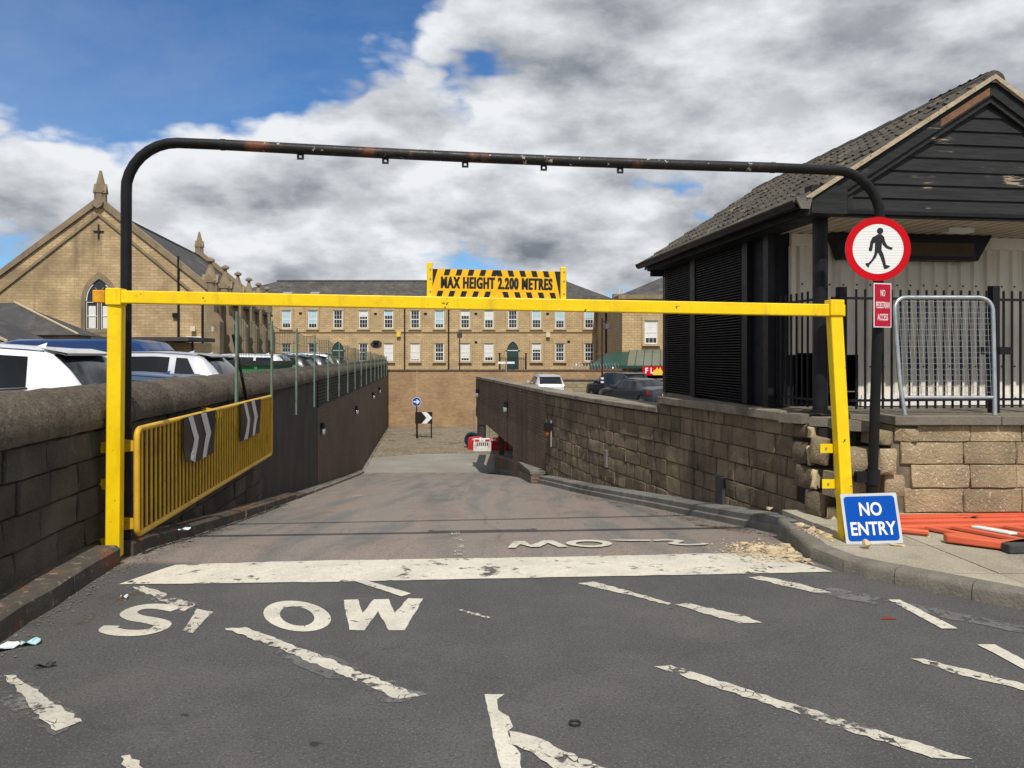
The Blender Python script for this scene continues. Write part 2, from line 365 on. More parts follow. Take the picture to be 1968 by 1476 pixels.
M['black'] = surf('black gloss paint', (.010, .010, .013), (.015, .015, .018), 6, .42, .06, 30, spec=.22, rvar=.1)
M['black_matt'] = surf('black panel', (.008, .009, .012), (.012, .013, .017), 3, .6, .08, 30, rvar=.1, spec=.2)
M['pipe'] = surf('black pipe paint', (.017, .017, .018), (.024, .023, .023), 7, .45, .12, 40, rvar=.12, spec=.2, patch=((.145, .055, .028), 2.3, .565, .64), speck=((.42, .37, .31), 13, .655, .70))
M['pipe_clean'] = surf('smooth black pipe paint', (.009, .009, .010), (.014, .014, .015), 7, .42, .06, 40, rvar=.08, spec=.2)
M['yellow'] = surf('yellow barrier paint', (.90, .63, .004), (.80, .54, .004), 4, .42, .08, 30, spec=.35, rvar=.12, speck=((.10, .06, .03), 17, .695, .72), streak=((.62, .40, .012), .56, .78, 9.), patch=((.70, .46, .008), 7, .56, .74))
M['yellow_old'] = surf('faded yellow rail paint', (.66, .405, .028), (.53, .315, .024), 5, .5, .12, 30, spec=.4, patch=((.42, .235, .022), 3, .55, .72), speck=((.16, .09, .03), 24, .70, .75))
M['orange_rust'] = surf('scuffed orange yellow', (.78, .40, .015), (.55, .22, .015), 9, .5, .1, 30)
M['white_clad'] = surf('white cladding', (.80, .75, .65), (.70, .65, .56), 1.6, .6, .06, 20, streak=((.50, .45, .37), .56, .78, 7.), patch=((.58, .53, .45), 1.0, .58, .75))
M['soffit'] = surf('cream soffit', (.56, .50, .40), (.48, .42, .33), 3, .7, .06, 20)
M['white_paint'] = surf('white frame paint', (.78, .77, .74), (.68, .67, .63), 4, .6, .04, 30)
M['galv'] = surf('galvanised steel', (.50, .54, .56), (.40, .43, .46), 10, .38, .05, 40, metal=.75, rvar=.08)
M['steel_pale'] = surf('pale painted steel', (.55, .57, .58), (.46, .48, .50), 6, .5, .05, 40)
M['green'] = surf('weathered green post paint', (.150, .235, .175), (.105, .165, .125), 6, .6, .12, 40, patch=((.10, .085, .055), 2.6, .56, .68))
M['green_wire'] = surf('green wire', (.055, .105, .068), (.04, .075, .05), 6, .5, 0)
M['green_door'] = surf('dark green door', (.028, .060, .058), (.022, .048, .048), 4, .5, .04, 30)
M['green_roof'] = surf('green canopy roof', (.016, .060, .043), (.013, .048, .036), 4, .5, .05, 20)
M['glass_roof'] = surf('dusty canopy glazing', (.145, .165, .125), (.11, .125, .095), 2, .35, .05, 20)
M['red'] = surf('red sign film', (.56, .004, .012), (.52, .004, .011), 3, .45, .02, 30, spec=.12)
M['red_plate'] = surf('crimson sign plate', (.44, .012, .038), (.40, .011, .035), 3, .35, .02, 30, spec=.15)
M['red_plastic'] = surf('red plastic', (.58, .030, .030), (.48, .025, .025), 4, .5, .04, 20)
M['white_plastic'] = surf('white plastic', (.74, .73, .71), (.62, .61, .59), 5, .5, .04, 20, patch=((.42, .40, .37), 4, .56, .72))
m, t, b = newmat('white reflective film'); p = pos(t); zz = t.n('ShaderNodeSeparateXYZ', {0: p}).outputs[2]
st = t.math('PINGPONG', zz, .0125)
m.node_tree.links.new(t.mix(t.mr(st, .0085, .0105), (.80, .80, .79), (.62, .63, .64)), b.inputs['Base Color']); b.inputs['Roughness'].default_value = .35
M['reflective'] = m
M['sign_black'] = surf('black sign film', (.014, .014, .015), (.018, .018, .019), 3, .4, .02, 30)
M['sign_amber'] = surf('amber sign film', (.90, .49, .010), (.86, .46, .010), 3, .4, .02, 30)
M['sign_blue'] = surf('blue sign film', (.001, .072, .40), (.001, .066, .37), 3, .4, .02, 30, spec=.12, speck=((.35, .42, .6), 60, .72, .76))
M['sign_white'] = surf('white sign film', (.80, .80, .79), (.75, .75, .74), 3, .4, .02, 30)
M['chev_grey'] = surf('grey chevron film', (.62, .62, .61), (.52, .52, .51), 4, .5, .03, 30)
M['orange'] = surf('orange plastic barrier', (.66, .125, .060), (.56, .105, .052), 5, .45, .06, 30, patch=((.62, .15, .07), 4, .55, .7))
M['rubber'] = surf('grey recycled rubber', (.060, .062, .064), (.042, .043, .045), 9, .85, .4, 60)
M['tyre'] = surf('tyre rubber', (.02, .02, .02), (.028, .028, .028), 9, .85, .2, 60)
M['alloy'] = surf('alloy wheel', (.45, .46, .47), (.36, .37, .38), 9, .3, 0, metal=.8)
M['glass_dark'] = glassmat('dark car glass', (.010, .012, .014))
M['glass_win'] = glassmat('window glass', (.030, .036, .042), .06)
M['blind_blue'] = surf('pale blue blind', (.42, .62, .70), (.34, .54, .63), 3, .5, 0)  # sky mirrored in the window panes, painted as a flat pale blue
M['blind_white'] = surf('white blind', (.74, .74, .72), (.64, .64, .62), 3, .6, 0)
M['taillight'] = glassmat('red lamp lens', (.50, .012, .016), .1)
M['headlight'] = glassmat('clear lamp lens', (.30, .31, .32), .12)
M['trim'] = surf('black plastic trim', (.018, .018, .019), (.026, .026, .027), 6, .55, .05, 60)
def carpaint(n, c, flake=.0): return surf(n, c, tuple(x * .96 for x in c), 5, .28, 0, metal=flake, spec=.35, coat=.45)
M['car_white'] = carpaint('white car paint', (.72, .74, .76)); M['car_silver'] = carpaint('silver car paint', (.52, .54, .57), .35)
M['car_blue'] = carpaint('dark blue car paint', (.030, .060, .12)); M['car_black'] = carpaint('black car paint', (.012, .012, .014)); M['car_grey'] = carpaint('dark grey car paint', (.045, .05, .06), .3)
M['van_blue'] = carpaint('blue van paint', (.006, .032, .12)); M['car_red'] = carpaint('red car paint', (.40, .015, .02))
M['skip_green'] = surf('green skip paint', (.045, .30, .085), (.035, .24, .07), 4, .5, .1, 20, patch=((.03, .12, .05), 2, .56, .7))
M['leaf'] = surf('weed leaf', (.075, .125, .028), (.05, .085, .02), 20, .7, 0)
M['dust'] = paintmat('stone dust', (.50, .40, .255), (.42, .335, .21), .525, rough=.95, esc=34)
M['grit'] = paintmat('gutter grit', (.105, .080, .058), (.065, .052, .040), .545, rough=.95, esc=34)
M['paint'] = paintmat('road paint', (.62, .585, .49), (.52, .49, .41), .385)
M['paint_band'] = paintmat('broad band paint', (.64, .60, .50), (.54, .50, .42), .40, esc=9.)
M['paint_worn'] = paintmat('worn road paint', (.57, .535, .45), (.44, .41, .345), .425, crack=.028)
M['paint_faint'] = paintmat('faint road paint', (.60, .57, .49), (.46, .43, .37), .515)
M['ghost'] = paintmat('scrubbed asphalt', (.092, .092, .094), (.080, .080, .081), .47)
M['soot'] = surf('soot', (.02, .02, .02))
M['setts'] = surf('stone sett', (.235, .195, .14), (.15, .125, .092), 5, .93, .4, 60, rand=.0, patch=((.10, .10, .055), .7, .50, .66), speck=((.33, .28, .20), 8, .58, .68))
M['cream'] = surf('cream lamp plastic', (.66, .60, .46), (.6, .54, .4), 5, .5, 0)
M['yellow_lamp'] = surf('yellow lamp housing', (.80, .58, .06), (.7, .5, .05), 5, .5, 0)
M['paper'] = surf('pale litter', (.62, .66, .66), (.48, .53, .54), 18, .8, .1, 40)
M['blue_plastic'] = surf('dark blue plastic', (.012, .028, .062), (.010, .022, .05), 5, .4, .05, 20)
# ================================================================== structure: terrain, road, walls
RT = [(6.2, 0, 0), (7, -.05, -.03), (8, -.2, -.13), (10, -.46, -.36), (12, -.71, -.58), (14.3, -.99, -.82), (16.6, -1.27, -1.05), (20, -1.68, -1.45), (24, -2.15, -2.0), (27.5, -2.55, -2.5), (29.5, -2.75, -2.75)]
RW = [(7.35, 3.2), (8.29, 3.0), (11.65, 2.22), (14.1, 1.52), (17.5, .757), (29.6, -1.36)]
def wl(y): return -2.8 - .104 * y                       # face of the left ramp wall
def wr(y): return interp(RW, y)                         # face of the right ramp wall
def rz(x, y):
    l, r = wl(y), wr(y); t = min(1, max(0, (x - l) / (r - l)))
    return lerp(interp(RT, y, 1), interp(RT, y, 2), t)

mb = MB(); mb.add([(-600, -200, -3.3), (600, -200, -3.3), (600, 1500, -3.3), (-600, 1500, -3.3)], [(0, 1, 2, 3)])
mb.build('ground', M['ground'], kind='structure')
mb = MB(); mb.add([(-90, -8, .32), (wl(-8) - .4, -8, .32), (wl(48.4) - .4, 48.4, .22), (-8.5, 79.9, .1), (-90, 79.9, .1), (-90, -8, -3.2), (wl(-8) - .4, -8, -3.2), (wl(48.4) - .4, 48.4, -3.2), (-8.5, 79.9, -3.2), (-90, 79.9, -3.2)], [(0, 1, 2, 3, 4), (0, 5, 6, 1), (1, 6, 7, 2), (2, 7, 8, 3)])
mb.build('car_park', M['carpark'], kind='structure')
mb = MB(); mb.box(-7.9, 90, 48.9, 79.9, -3.2, -.95).box(-90, 90, 80, 130, -3.2, -.4)
mb.build('yard', M['carpark'], kind='structure')
# road and ramp in one sheet
road = thing('road', None, None, (0, 0, 0), kind='structure')
mb = MB(); ys = [-8, -2, 2, 4, 5.5, 6.2] + [6.2 + .4 * i for i in range(1, 59)]; rows = []
for y in ys:
    if y <= 6.2:
        xs = [-4.0, -2, 0, 2, 3.4, 14] if y < 6.2 else [-4.0, -2, 0, 2, 3.4, 6]
        rows.append([(x, y, 0) for x in xs])
    else:
        l, r = wl(y) - .1, wr(y) + .25
        rows.append([(lerp(l, r, k / 5), y, rz(lerp(l, r, k / 5), y)) for k in range(6)])
mb.grid(rows); mb.build('road_surface', M['asphalt'], road, smooth=True)
mb = MB(); y0 = ys[-1] - .02
mb.grid([[(lerp(-9, 12, k / 8), y, -2.752) for k in range(9)] for y in (y0, 36, 42, 49)])
mb.build('ramp_floor', M['floor'], kind='structure')
# undercroft and deck on the right
mb = MB()
rowsT = []
for y in (7.6, 12.5, 17.5, 24, 29.6, 36, 44, 48.6):
    z = interp([(7.6, .55), (12.5, .15), (24, -.36), (34, -.82), (49, -.86)], y)
    x0 = wr(y) + .45 if y < 29.7 else -1.0 + (y - 29.6) * 0.03
    rowsT.append([(x0, y, z), (25, y, z), (60, y, z)])
mb.grid(rowsT)
mb.grid([[(p[0], p[1], p[2] - .30) for p in r][::-1] for r in rowsT])
mb.add([p for r in rowsT for p in (r[0], (r[0][0], r[0][1], r[0][2] - .3))], [(2 * i, 2 * i + 1, 2 * i + 3, 2 * i + 2) for i in range(len(rowsT) - 1)])
mb.build('parking_deck', M['carpark'], kind='structure')

def polyjag(poly, step=.05, amp=.006):
    out = []
    for a, b in zip(poly, poly[1:] + poly[:1]):
        L = math.dist(a, b); k = max(1, int(L / step)); nx, ny = -(b[1] - a[1]) / L, (b[0] - a[0]) / L
        for i in range(k):
            j = random.uniform(-amp, amp) if i else 0
            out.append((lerp(a[0], b[0], i / k) + nx * j, lerp(a[1], b[1], i / k) + ny * j))
    return out
def marking(name, poly, mat, dz=.004, jag=.006, step=.05):
    p = polyjag(poly, step, jag) if jag else poly
    m = MB(); m.add([(x, y, rz(x, y) + dz) for x, y in p], [tuple(range(len(p)))])
    return m.build(name, mat, road)
def marking_ring(name, po, pi, mat, dz=.004):
    n = len(po); m = MB()
    m.add([(x, y, rz(x, y) + dz) for x, y in po + pi], [(i, (i + 1) % n, n + (i + 1) % n, n + i) for i in range(n)])
    return m.build(name, mat, road)
def stroke(path, wdt):
    L, R = [], []
    for i, p in enumerate(path):
        a, b = path[max(i - 1, 0)], path[min(i + 1, len(path) - 1)]
        d = math.dist(a, b) or 1; nx, ny = -(b[1] - a[1]) / d, (b[0] - a[0]) / d
        L.append((p[0] + nx * wdt / 2, p[1] + ny * wdt / 2)); R.append((p[0] - nx * wdt / 2, p[1] - ny * wdt / 2))
    return L, R
def marking_stroke(name, path, wdt, mat, dz=.004, sub=4):
    # Catmull-Rom through the path, drawn as a ribbon
    q = []
    for i in range(len(path) - 1):
        p0, p1, p2, p3 = path[max(i - 1, 0)], path[i], path[i + 1], path[min(i + 2, len(path) - 1)]
        for k in range(sub):
            t = k / sub
            q.append(tuple(.5 * (2 * p1[c] + (p2[c] - p0[c]) * t + (2 * p0[c] - 5 * p1[c] + 4 * p2[c] - p3[c]) * t * t + (3 * p1[c] - p0[c] - 3 * p2[c] + p3[c]) * t ** 3) for c in (0, 1)))
    q.append(path[-1]); L, R = stroke(q, wdt); n = len(q); m = MB()
    m.add([(x, y, rz(x, y) + dz) for x, y in L + R], [(i, i + 1, n + i + 1, n + i) for i in range(n - 1)])
    return m.build(name, mat, road)
# the broad white band at the head of the ramp, as a sheet that follows the fall of the road
mb = MB(); fr = [(-2.928, 5.723), (-1.5, 5.776), (-.333, 5.857), (1.072, 5.954), (1.9, 6.01), (2.523, 6.054)]; bk = [(-2.74, 6.28), (-1.62, 6.44), (-.2, 6.53), (1.0, 6.62), (1.7, 6.70), (2.16, 6.73)]
N = 60
def along(pl, t):
    k = t * (len(pl) - 1); i = min(int(k), len(pl) - 2); return tuple(lerp(pl[i][c], pl[i + 1][c], k - i) for c in (0, 1))
rows = []
for k in range(N + 1):
    a, b_ = along(fr, k / N), along(bk, k / N); j0, j1 = random.uniform(-.006, .006), random.uniform(-.012, .012)
    rows.append([(lerp(a[0], b_[0], q), lerp(a[1] + j0, b_[1] + j1, q), rz(lerp(a[0], b_[0], q), lerp(a[1] + j0, b_[1] + j1, q)) + .006) for q in (0, .2, .4, .6, .8, 1)])
mb.grid(rows); mb.build('white_band', M['paint_band'], road)
Sp = [(-2.25, 5.165), (-2.411, 5.225), (-2.519, 5.195), (-2.537, 5.088), (-2.45, 4.997), (-2.323, 4.945), (-2.218, 4.879), (-2.205, 4.792), (-2.272, 4.726), (-2.402, 4.726), (-2.511, 4.781), (-2.52, 4.848)]
marking_stroke('letter_s', Sp, .105, M['paint'])
marking('letter_l', [(-2.117, 5.173), (-1.985, 5.109), (-1.957, 4.719), (-2.036, 4.737)], M['paint_worn'], .0045)
Oo = [(-1.187, 5.026), (-1.218, 5.093), (-1.26, 5.158), (-1.31, 5.219), (-1.366, 5.27), (-1.425, 5.31), (-1.484, 5.334), (-1.539, 5.343), (-1.587, 5.334), (-1.624, 5.31), (-1.65, 5.27), (-1.662, 5.219), (-1.661, 5.158), (-1.647, 5.093), (-1.621, 5.026), (-1.585, 4.96), (-1.541, 4.899), (-1.491, 4.846), (-1.439, 4.803), (-1.385, 4.77), (-1.333, 4.751), (-1.284, 4.744), (-1.242, 4.751), (-1.206, 4.77), (-1.18, 4.803), (-1.164, 4.846), (-1.16, 4.899), (-1.167, 4.96)]
Oi = [(-1.294, 5.026), (-1.313, 5.068), (-1.337, 5.109), (-1.365, 5.146), (-1.395, 5.177), (-1.426, 5.201), (-1.456, 5.216), (-1.484, 5.221), (-1.507, 5.216), (-1.525, 5.201), (-1.537, 5.177), (-1.542, 5.146), (-1.539, 5.109), (-1.53, 5.068), (-1.515, 5.026), (-1.494, 4.984), (-1.469, 4.945), (-1.442, 4.911), (-1.413, 4.883), (-1.384, 4.862), (-1.356, 4.849), (-1.33, 4.844), (-1.308, 4.849), (-1.291, 4.862), (-1.279, 4.883), (-1.273, 4.911), (-1.273, 4.945), (-1.28, 4.984)]
marking_ring('letter_o', Oo, Oi, M['paint'])
marking('letter_w', [(-1.172, 5.361), (-1.075, 5.371), (-.988, 5.088), (-.964, 5.371), (-.862, 5.38), (-.774, 5.088), (-.729, 5.399), (-.622, 5.389), (-.666, 4.766), (-.764, 4.766), (-.893, 5.13), (-.914, 4.762), (-1.011, 4.773)], M['paint'], .004, .004)
for poly, mt, dz in (
    ([(-2.789, 5.656), (-2.726, 5.687), (-2.167, 5.261), (-2.18, 5.121)], 'paint_worn', .0055),
    ([(-1.196, 5.815), (-1.102, 5.826), (-.723, 5.504), (-.782, 5.437)], 'paint', .005),
    ([(-1.79, 4.792), (-1.667, 4.818), (-.874, 4.191), (-.462, 3.839), (-.563, 3.809), (-.938, 4.121), (-1.395, 4.496)], 'paint_worn', .005),
    ([(-.387, 5.151), (-.352, 5.164), (-.135, 5.005), (-.161, 4.981)], 'paint_faint', .005),
    ([(-2.704, 4.09), (-2.639, 4.09), (-1.996, 3.572), (-2.064, 3.481), (-2.295, 3.687)], 'paint_worn', .006),
    ([(-.138, 3.863), (-.037, 3.863), (-.073, 3.804), (-.066, 3.69), (-.015, 3.625), (.005, 3.522), (-.019, 3.482), (-.005, 3.369), (.036, 3.288), (.034, 3.083), (-.034, 3.083), (-.085, 3.425), (-.117, 3.69)], 'paint', .0045),
    ([(-.014, 3.482), (.108, 3.425), (.231, 3.297), (.396, 3.162), (.468, 3.068), (.249, 3.068), (.086, 3.297), (-.019, 3.369)], 'paint_worn', .006),
    ([(.775, 4.209), (.874, 4.223), (1.614, 3.529), (1.943, 3.242), (1.773, 3.25), (1.475, 3.539), (1.096, 3.896)], 'paint_worn', .005),
    ([(.49, 5.75), (.612, 5.803), (1.095, 5.29), (1.068, 5.246), (.804, 5.498)], 'paint_worn', .005),
    ([(1.11, 5.256), (1.203, 5.29), (1.491, 5.056), (1.594, 4.898), (1.442, 4.888)], 'paint_worn', .005),
    ([(1.812, 5.912), (1.921, 5.94), (2.143, 5.75), (2.302, 5.522), (2.157, 5.534)], 'paint_worn', .005),
    ([(2.622, 5.36), (2.703, 5.36), (2.777, 4.791), (2.677, 4.791)], 'paint', .006),
    ([(2.237, 4.317), (2.31, 4.317), (2.651, 3.982), (2.784, 3.86), (2.707, 3.824), (2.394, 4.086)], 'paint_worn', .005),
    ([(2.738, 4.527), (2.843, 4.527), (2.86, 4.28), (2.885, 3.807), (2.772, 3.807), (2.774, 4.167)], 'paint', .006),
    ([(-1.66, 3.263), (-1.627, 3.276), (-1.427, 3.083), (-1.531, 3.083)], 'paint_worn', .005)):
    marking('dash_line', poly, M[mt], dz, .011 if mt != 'paint' else .004, .035)
marking('scrubbed_patch', [(-2.80, 4.05), (-2.697, 4.135), (-2.501, 4.002), (-2.27, 3.799), (-2.012, 3.615), (-2.05, 3.445), (-2.362, 3.667), (-2.588, 3.858)], M['ghost'], .003, .02)
marking('scrubbed_patch', [(-1.45, 4.63), (-1.3, 4.58), (-.42, 3.86), (-.6, 3.77), (-.98, 4.06), (-1.4, 4.44)], M['ghost'], .003, .02)
marking('scrubbed_patch', [(-2.87, 5.69), (-2.70, 5.71), (-2.12, 5.27), (-2.2, 5.08)], M['ghost'], .003, .015)
marking('scrubbed_patch', [(2.0, 5.86), (2.3, 5.72), (3.0, 5.05), (3.5, 4.6), (3.4, 4.5), (2.8, 5.0), (2.2, 5.5)], M['ghost'], .003, .015)
# the word read from the other side, on the head of the slope
marking('mirrored_letter', [(-.038, 6.939), (.02, 7.417), (.122, 7.412), (.176, 7.098), (.307, 7.453), (.399, 7.448), (.509, 6.979), (.421, 6.952), (.339, 7.252), (.259, 6.983), (.172, 6.965), (.079, 7.165), (.038, 6.938)], M['paint'], .012, .004)
marking_ring('mirrored_letter', [(.722 + .215 * math.cos(t_) , 7.215 + .265 * math.sin(t_)) for t_ in [i * math.pi / 14 for i in range(28)]], [(.722 + .125 * math.cos(t_), 7.2 + .155 * math.sin(t_)) for t_ in [i * math.pi / 14 for i in range(28)]], M['paint'], .012)
marking('mirrored_letter', [(.947, 7.487), (1.342, 7.45), (1.332, 7.371), (1.106, 7.381), (1.02, 7.4)], M['paint'], .012, .004)
marking_stroke('mirrored_letter', [(1.36, 7.40), (1.5, 7.43), (1.60, 7.38), (1.56, 7.28), (1.50, 7.18), (1.6, 7.08), (1.74, 7.11), (1.80, 7.19)], .085, M['paint'], .012)
for k in range(4):
    x0 = -.69 + .024 * k
    marking('chalky_tyre_mark', [(x0, 8.6), (x0 + .012, 8.6), (x0 + .155, 7.3), (x0 + .215, 6.62), (x0 + .195, 6.62), (x0 + .135, 7.3)], M['paint_faint'], .013 + .0004 * k, .003)
marking('splash_mark', [(-3.20, 14.9), (-3.02, 15.25), (-2.9, 15.1), (-2.85, 14.95), (-3.0, 14.8), (-3.08, 14.5)], M['paint_faint'], .012, .04)
# grit swept against the kerbs
marking('gutter_grit', [(-3.05, 4.4), (-2.75, 4.8), (-2.68, 5.6), (-2.92, 6.3), (-3.0, 7.2), (-3.25, 7.4), (-3.32, 6.2), (-3.2, 5.0)], M['grit'], .0025, .05, .12)
marking('gutter_grit', [(-3.0, 7.3), (-3.3, 9.2), (-3.9, 13.0), (-4.15, 13.0), (-3.62, 9.0), (-3.3, 7.3)], M['grit'], .014, .04, .12)
marking('gutter_grit', [(2.55, 7.4), (2.2, 8.4), (1.75, 10.5), (1.0, 13.8), (1.3, 13.9), (2.05, 10.8), (2.6, 8.5), (2.75, 7.5)], M['grit'], .014, .05, .12)

# ---------------------------------------------------------------- stone block shapes shared by the walls
def rough_block(seed, nx=5, nz=4, amp=.10, cham=.022):
    rnd = random.Random(seed); m = MB()
    us = [-.5, -.5 + cham, -.17 + rnd.uniform(-.05, .05), .17 + rnd.uniform(-.05, .05), .5 - cham, .5]
    vs = [-.5, -.5 + cham * 1.6, rnd.uniform(-.06, .06), .5 - cham * 1.6, .5]
    pts = []
    for i, u in enumerate(us):
        row = []
        for j, v in enumerate(vs):
            e = i in (0, len(us) - 1) or j in (0, len(vs) - 1)
            d = .075 if e else rnd.uniform(-amp, amp * .45)
            row.append((u + (0 if e else rnd.uniform(-.02, .02)), -.5 + d, v + (0 if e else rnd.uniform(-.03, .03))))
        pts.append(row)
    m.grid([r for r in pts])
    n, k = len(us), len(vs); base = len(m.v)
    m.v += [(us[0], .5, -.5), (us[-1], .5, -.5), (us[-1], .5, .5), (us[0], .5, .5)]
    B0, B1, B2, B3 = base, base + 1, base + 2, base + 3
    m.f += [tuple([i * k for i in range(n)]) + (B1, B0), tuple([(n - 1) * k + j for j in range(k)]) + (B2, B1),
            tuple([i * k + k - 1 for i in range(n - 1, -1, -1)]) + (B3, B2), tuple([j for j in range(k - 1, -1, -1)]) + (B0, B3)]
    return m
def block_set(mat, n=7, **kw): return [rough_block(100 + i, **kw).mesh('stone_block', mat, 50) for i in range(n)]
def place_block(meshes, parent, c, size, ang, tilt=(0, 0), name='stone_block'):
    o = obj(name, random.choice(meshes), parent, world=True)
    o.location = c; o.rotation_euler = (tilt[0], tilt[1], ang); o.scale = size
    return o

# ---------------------------------------------------------------- left ramp wall
lw = thing('ramp_wall', 'dark soot-stained stone ramp wall with rounded coping left of the ramp', 'wall', (wl(2), 2, 0))
angL = math.atan2(AL_L.y, AL_L.x)                        # along the wall, away from the camera
nL = Vector((AL_L.y, -AL_L.x, 0))                        # out of the face, towards the ramp
faceL = math.atan2(nL.x, -nL.y)
def lp(y, off, z): return (wl(y) + nL.x * off, y + nL.y * off, z)
mb = MB()
for y0, y1, zt in ((-4, 18.8, 1.10), (18.8, 48.4, 1.12)):
    mb.add([lp(y0, -.03, -3.2), lp(y1, -.03, -3.2), lp(y1, -.03, zt), lp(y0, -.03, zt), lp(y0, -.48, -3.2), lp(y1, -.48, -3.2), lp(y1, -.48, zt), lp(y0, -.48, zt)], [(0, 1, 2, 3), (7, 6, 5, 4), (0, 4, 5, 1), (1, 5, 6, 2), (2, 6, 7, 3), (3, 7, 4, 0)])
mb.build('mortar_bed', M['mortar_dark'], lw, world=True)
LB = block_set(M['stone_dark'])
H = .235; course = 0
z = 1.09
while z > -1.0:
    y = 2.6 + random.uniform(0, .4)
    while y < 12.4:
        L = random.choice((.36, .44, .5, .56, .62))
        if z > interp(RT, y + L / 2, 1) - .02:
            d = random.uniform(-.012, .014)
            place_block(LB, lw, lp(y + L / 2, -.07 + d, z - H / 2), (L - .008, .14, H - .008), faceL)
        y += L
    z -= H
mb = MB(); mb.add([lp(12.45, -.01, -3.1), lp(18.8, -.01, -3.1), lp(18.8, -.01, 1.1), lp(12.45, -.01, 1.1), lp(12.45, -.06, -3.1), lp(12.45, -.06, 1.1), lp(18.8, -.06, -3.1), lp(18.8, -.06, 1.1)], [(0, 1, 2, 3), (4, 0, 3, 5), (1, 6, 7, 2)])
mb.build('stained_concrete_face', M['darkconc'], lw, world=True)
mb = MB(); mb.add([lp(18.8, .005, -3.1), lp(48.4, .005, -3.1), lp(48.4, .005, .45), lp(18.8, .005, .45), lp(18.8, -.05, -3.1), lp(18.8, -.05, .45)], [(0, 1, 2, 3), (4, 0, 3, 5)])
mb.build('brick_face', M['brick_left'], lw, world=True)
# oversailing brick courses under the far coping
for k in range(8):
    mb = MB(); zz = .455 + k * .082; o_ = .02 + .004 * (k % 2)
    mb.add([lp(18.8, o_, zz), lp(48.4, o_, zz), lp(48.4, o_, zz + .066), lp(18.8, o_, zz + .066), lp(18.8, -.04, zz), lp(48.4, -.04, zz), lp(48.4, -.04, zz + .066), lp(18.8, -.04, zz + .066)], [(0, 1, 2, 3), (3, 2, 6, 7), (0, 4, 5, 1), (4, 0, 3, 7)])
    mb.build('brick_course', M['darkconc'], lw, world=True)
def coping_len(y0, y1, zt, rough=True):
    # rounded coping stone: flat bed, vertical nose, half-round top
    prof = [(-.52, 0), (.05, 0), (.062, .03), (.06, .10)] + [(-.235 + .295 * math.cos(a), .10 + .245 * math.sin(a)) for a in [math.pi * k / 10 for k in range(1, 10)]] + [(-.53, .10)]
    m = MB(); n = len(prof); k = 9; vs = []
    for i in range(k):
        y = lerp(y0, y1, i / (k - 1))
        for (o_, h) in prof:
            j = random.uniform(-.009, .009) if 0 < i < k - 1 else -.010
            vs.append(lp(y, o_ + j, zt + h + j))
    fs = [(i * n + j, i * n + (j + 1) % n, (i + 1) * n + (j + 1) % n, (i + 1) * n + j) for i in range(k - 1) for j in range(n)]
    fs = [f[::-1] for f in fs] + [tuple(range(n)), tuple(range((k - 1) * n, k * n))[::-1]]
    m.add(vs, fs); return m
y = 1.0
while y < 48.2:
    L = random.uniform(1.0, 1.35); y1 = min(48.4, y + L)
    coping_len(y + .006, y1 - .006, 1.105 + .0022 * max(0, y - 12)).build('coping_stone', M['coping_dark'], lw, smooth=45, world=True); y = y1

# left kerb: rusted plate-faced kerb lengths, broken at the barrier post
lk = thing('left_kerb', 'low rust-stained kerb running along the foot of the dark left wall', 'kerb', lp(4, .1, 0))
def kerb_len(y0, y1, w0, h, mat, name='kerb_stone', drop=0.0):
    m = MB(); k = 4; vs = []
    for i in range(k):
        y = lerp(y0, y1, i / (k - 1)); g = interp(RT, y, 1)
        j = random.uniform(-.012, .012)
        for o_, z_ in ((-.02, g - .15), (w0 + j, g - .15), (w0 + j, g + h - .025), (w0 - .03 + j, g + h + random.uniform(-.006, .006)), (-.02, g + h + .01)):
            vs.append(lp(y, o_, z_))
    n = 5
    fs = [((i + 1) * n + j, (i + 1) * n + (j + 1) % n, i * n + (j + 1) % n, i * n + j) for i in range(k - 1) for j in range(n)]
    m.add(vs, fs + [tuple(range(n))[::-1], tuple(range((k - 1) * n, k * n))])
    return m.build(name, mat, lk, world=True)
y = 1.5
while y < 6.2:
    L = random.uniform(.85, 1.1); y1 = min(6.28, y + L); kerb_len(y + .004, y1 - .004, .235, .155, M['rust_kerb']); y = y1
y = 6.62
while y < 29:
    L = random.uniform(.9, 1.3); kerb_len(y + .004, y + L - .004, .22, .13 if y < 14 else .09, M['rust_kerb'] if y < 15 else M['kerb']); y += L

# ---------------------------------------------------------------- right ramp wall, curved on plan
rwall = thing('ramp_wall', 'brown sandstone block ramp wall right of the ramp below the black building', 'wall', (wr(9), 9, 0))
def rp(y, off, z):
    d = Vector((wr(y + .05) - wr(y - .05), .1, 0)).normalized(); n = Vector((-d.y, d.x, 0))
    return Vector((wr(y), y, z)) + n * off
def rang(y):
    d = Vector((wr(y + .15) - wr(y - .15), .3, 0)).normalized(); n = Vector((-d.y, d.x, 0)); return math.atan2(n.x, -n.y)
def rtop(y): return 1.0 if y < 11.6 else .86
mb = MB(); yy = [8.05 + .5 * i for i in range(20)]; yy[-1] = 17.5
mb.add([rp(y, -.035, z_) for y in yy for z_ in (-2, rtop(y))], [(2 * i, 2 * i + 1, 2 * i + 3, 2 * i + 2) for i in range(len(yy) - 1)])
mb.add([rp(y, o_, rtop(y) - .002) for y in yy for o_ in (-.035, -.5)], [(2 * i, 2 * i + 1, 2 * i + 3, 2 * i + 2) for i in range(len(yy) - 1)])
mb.add([rp(8.05, o_, z_) for o_, z_ in ((-.035, -2), (-.5, -2), (-.5, .99), (-.035, .99))], [(0, 1, 2, 3)])
mb.build('mortar_bed', M['mortar'], rwall, world=True)
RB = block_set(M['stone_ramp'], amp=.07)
z = 1.0; Hs = [.165, .225, .215, .23, .22, .23, .225, .23, .22]
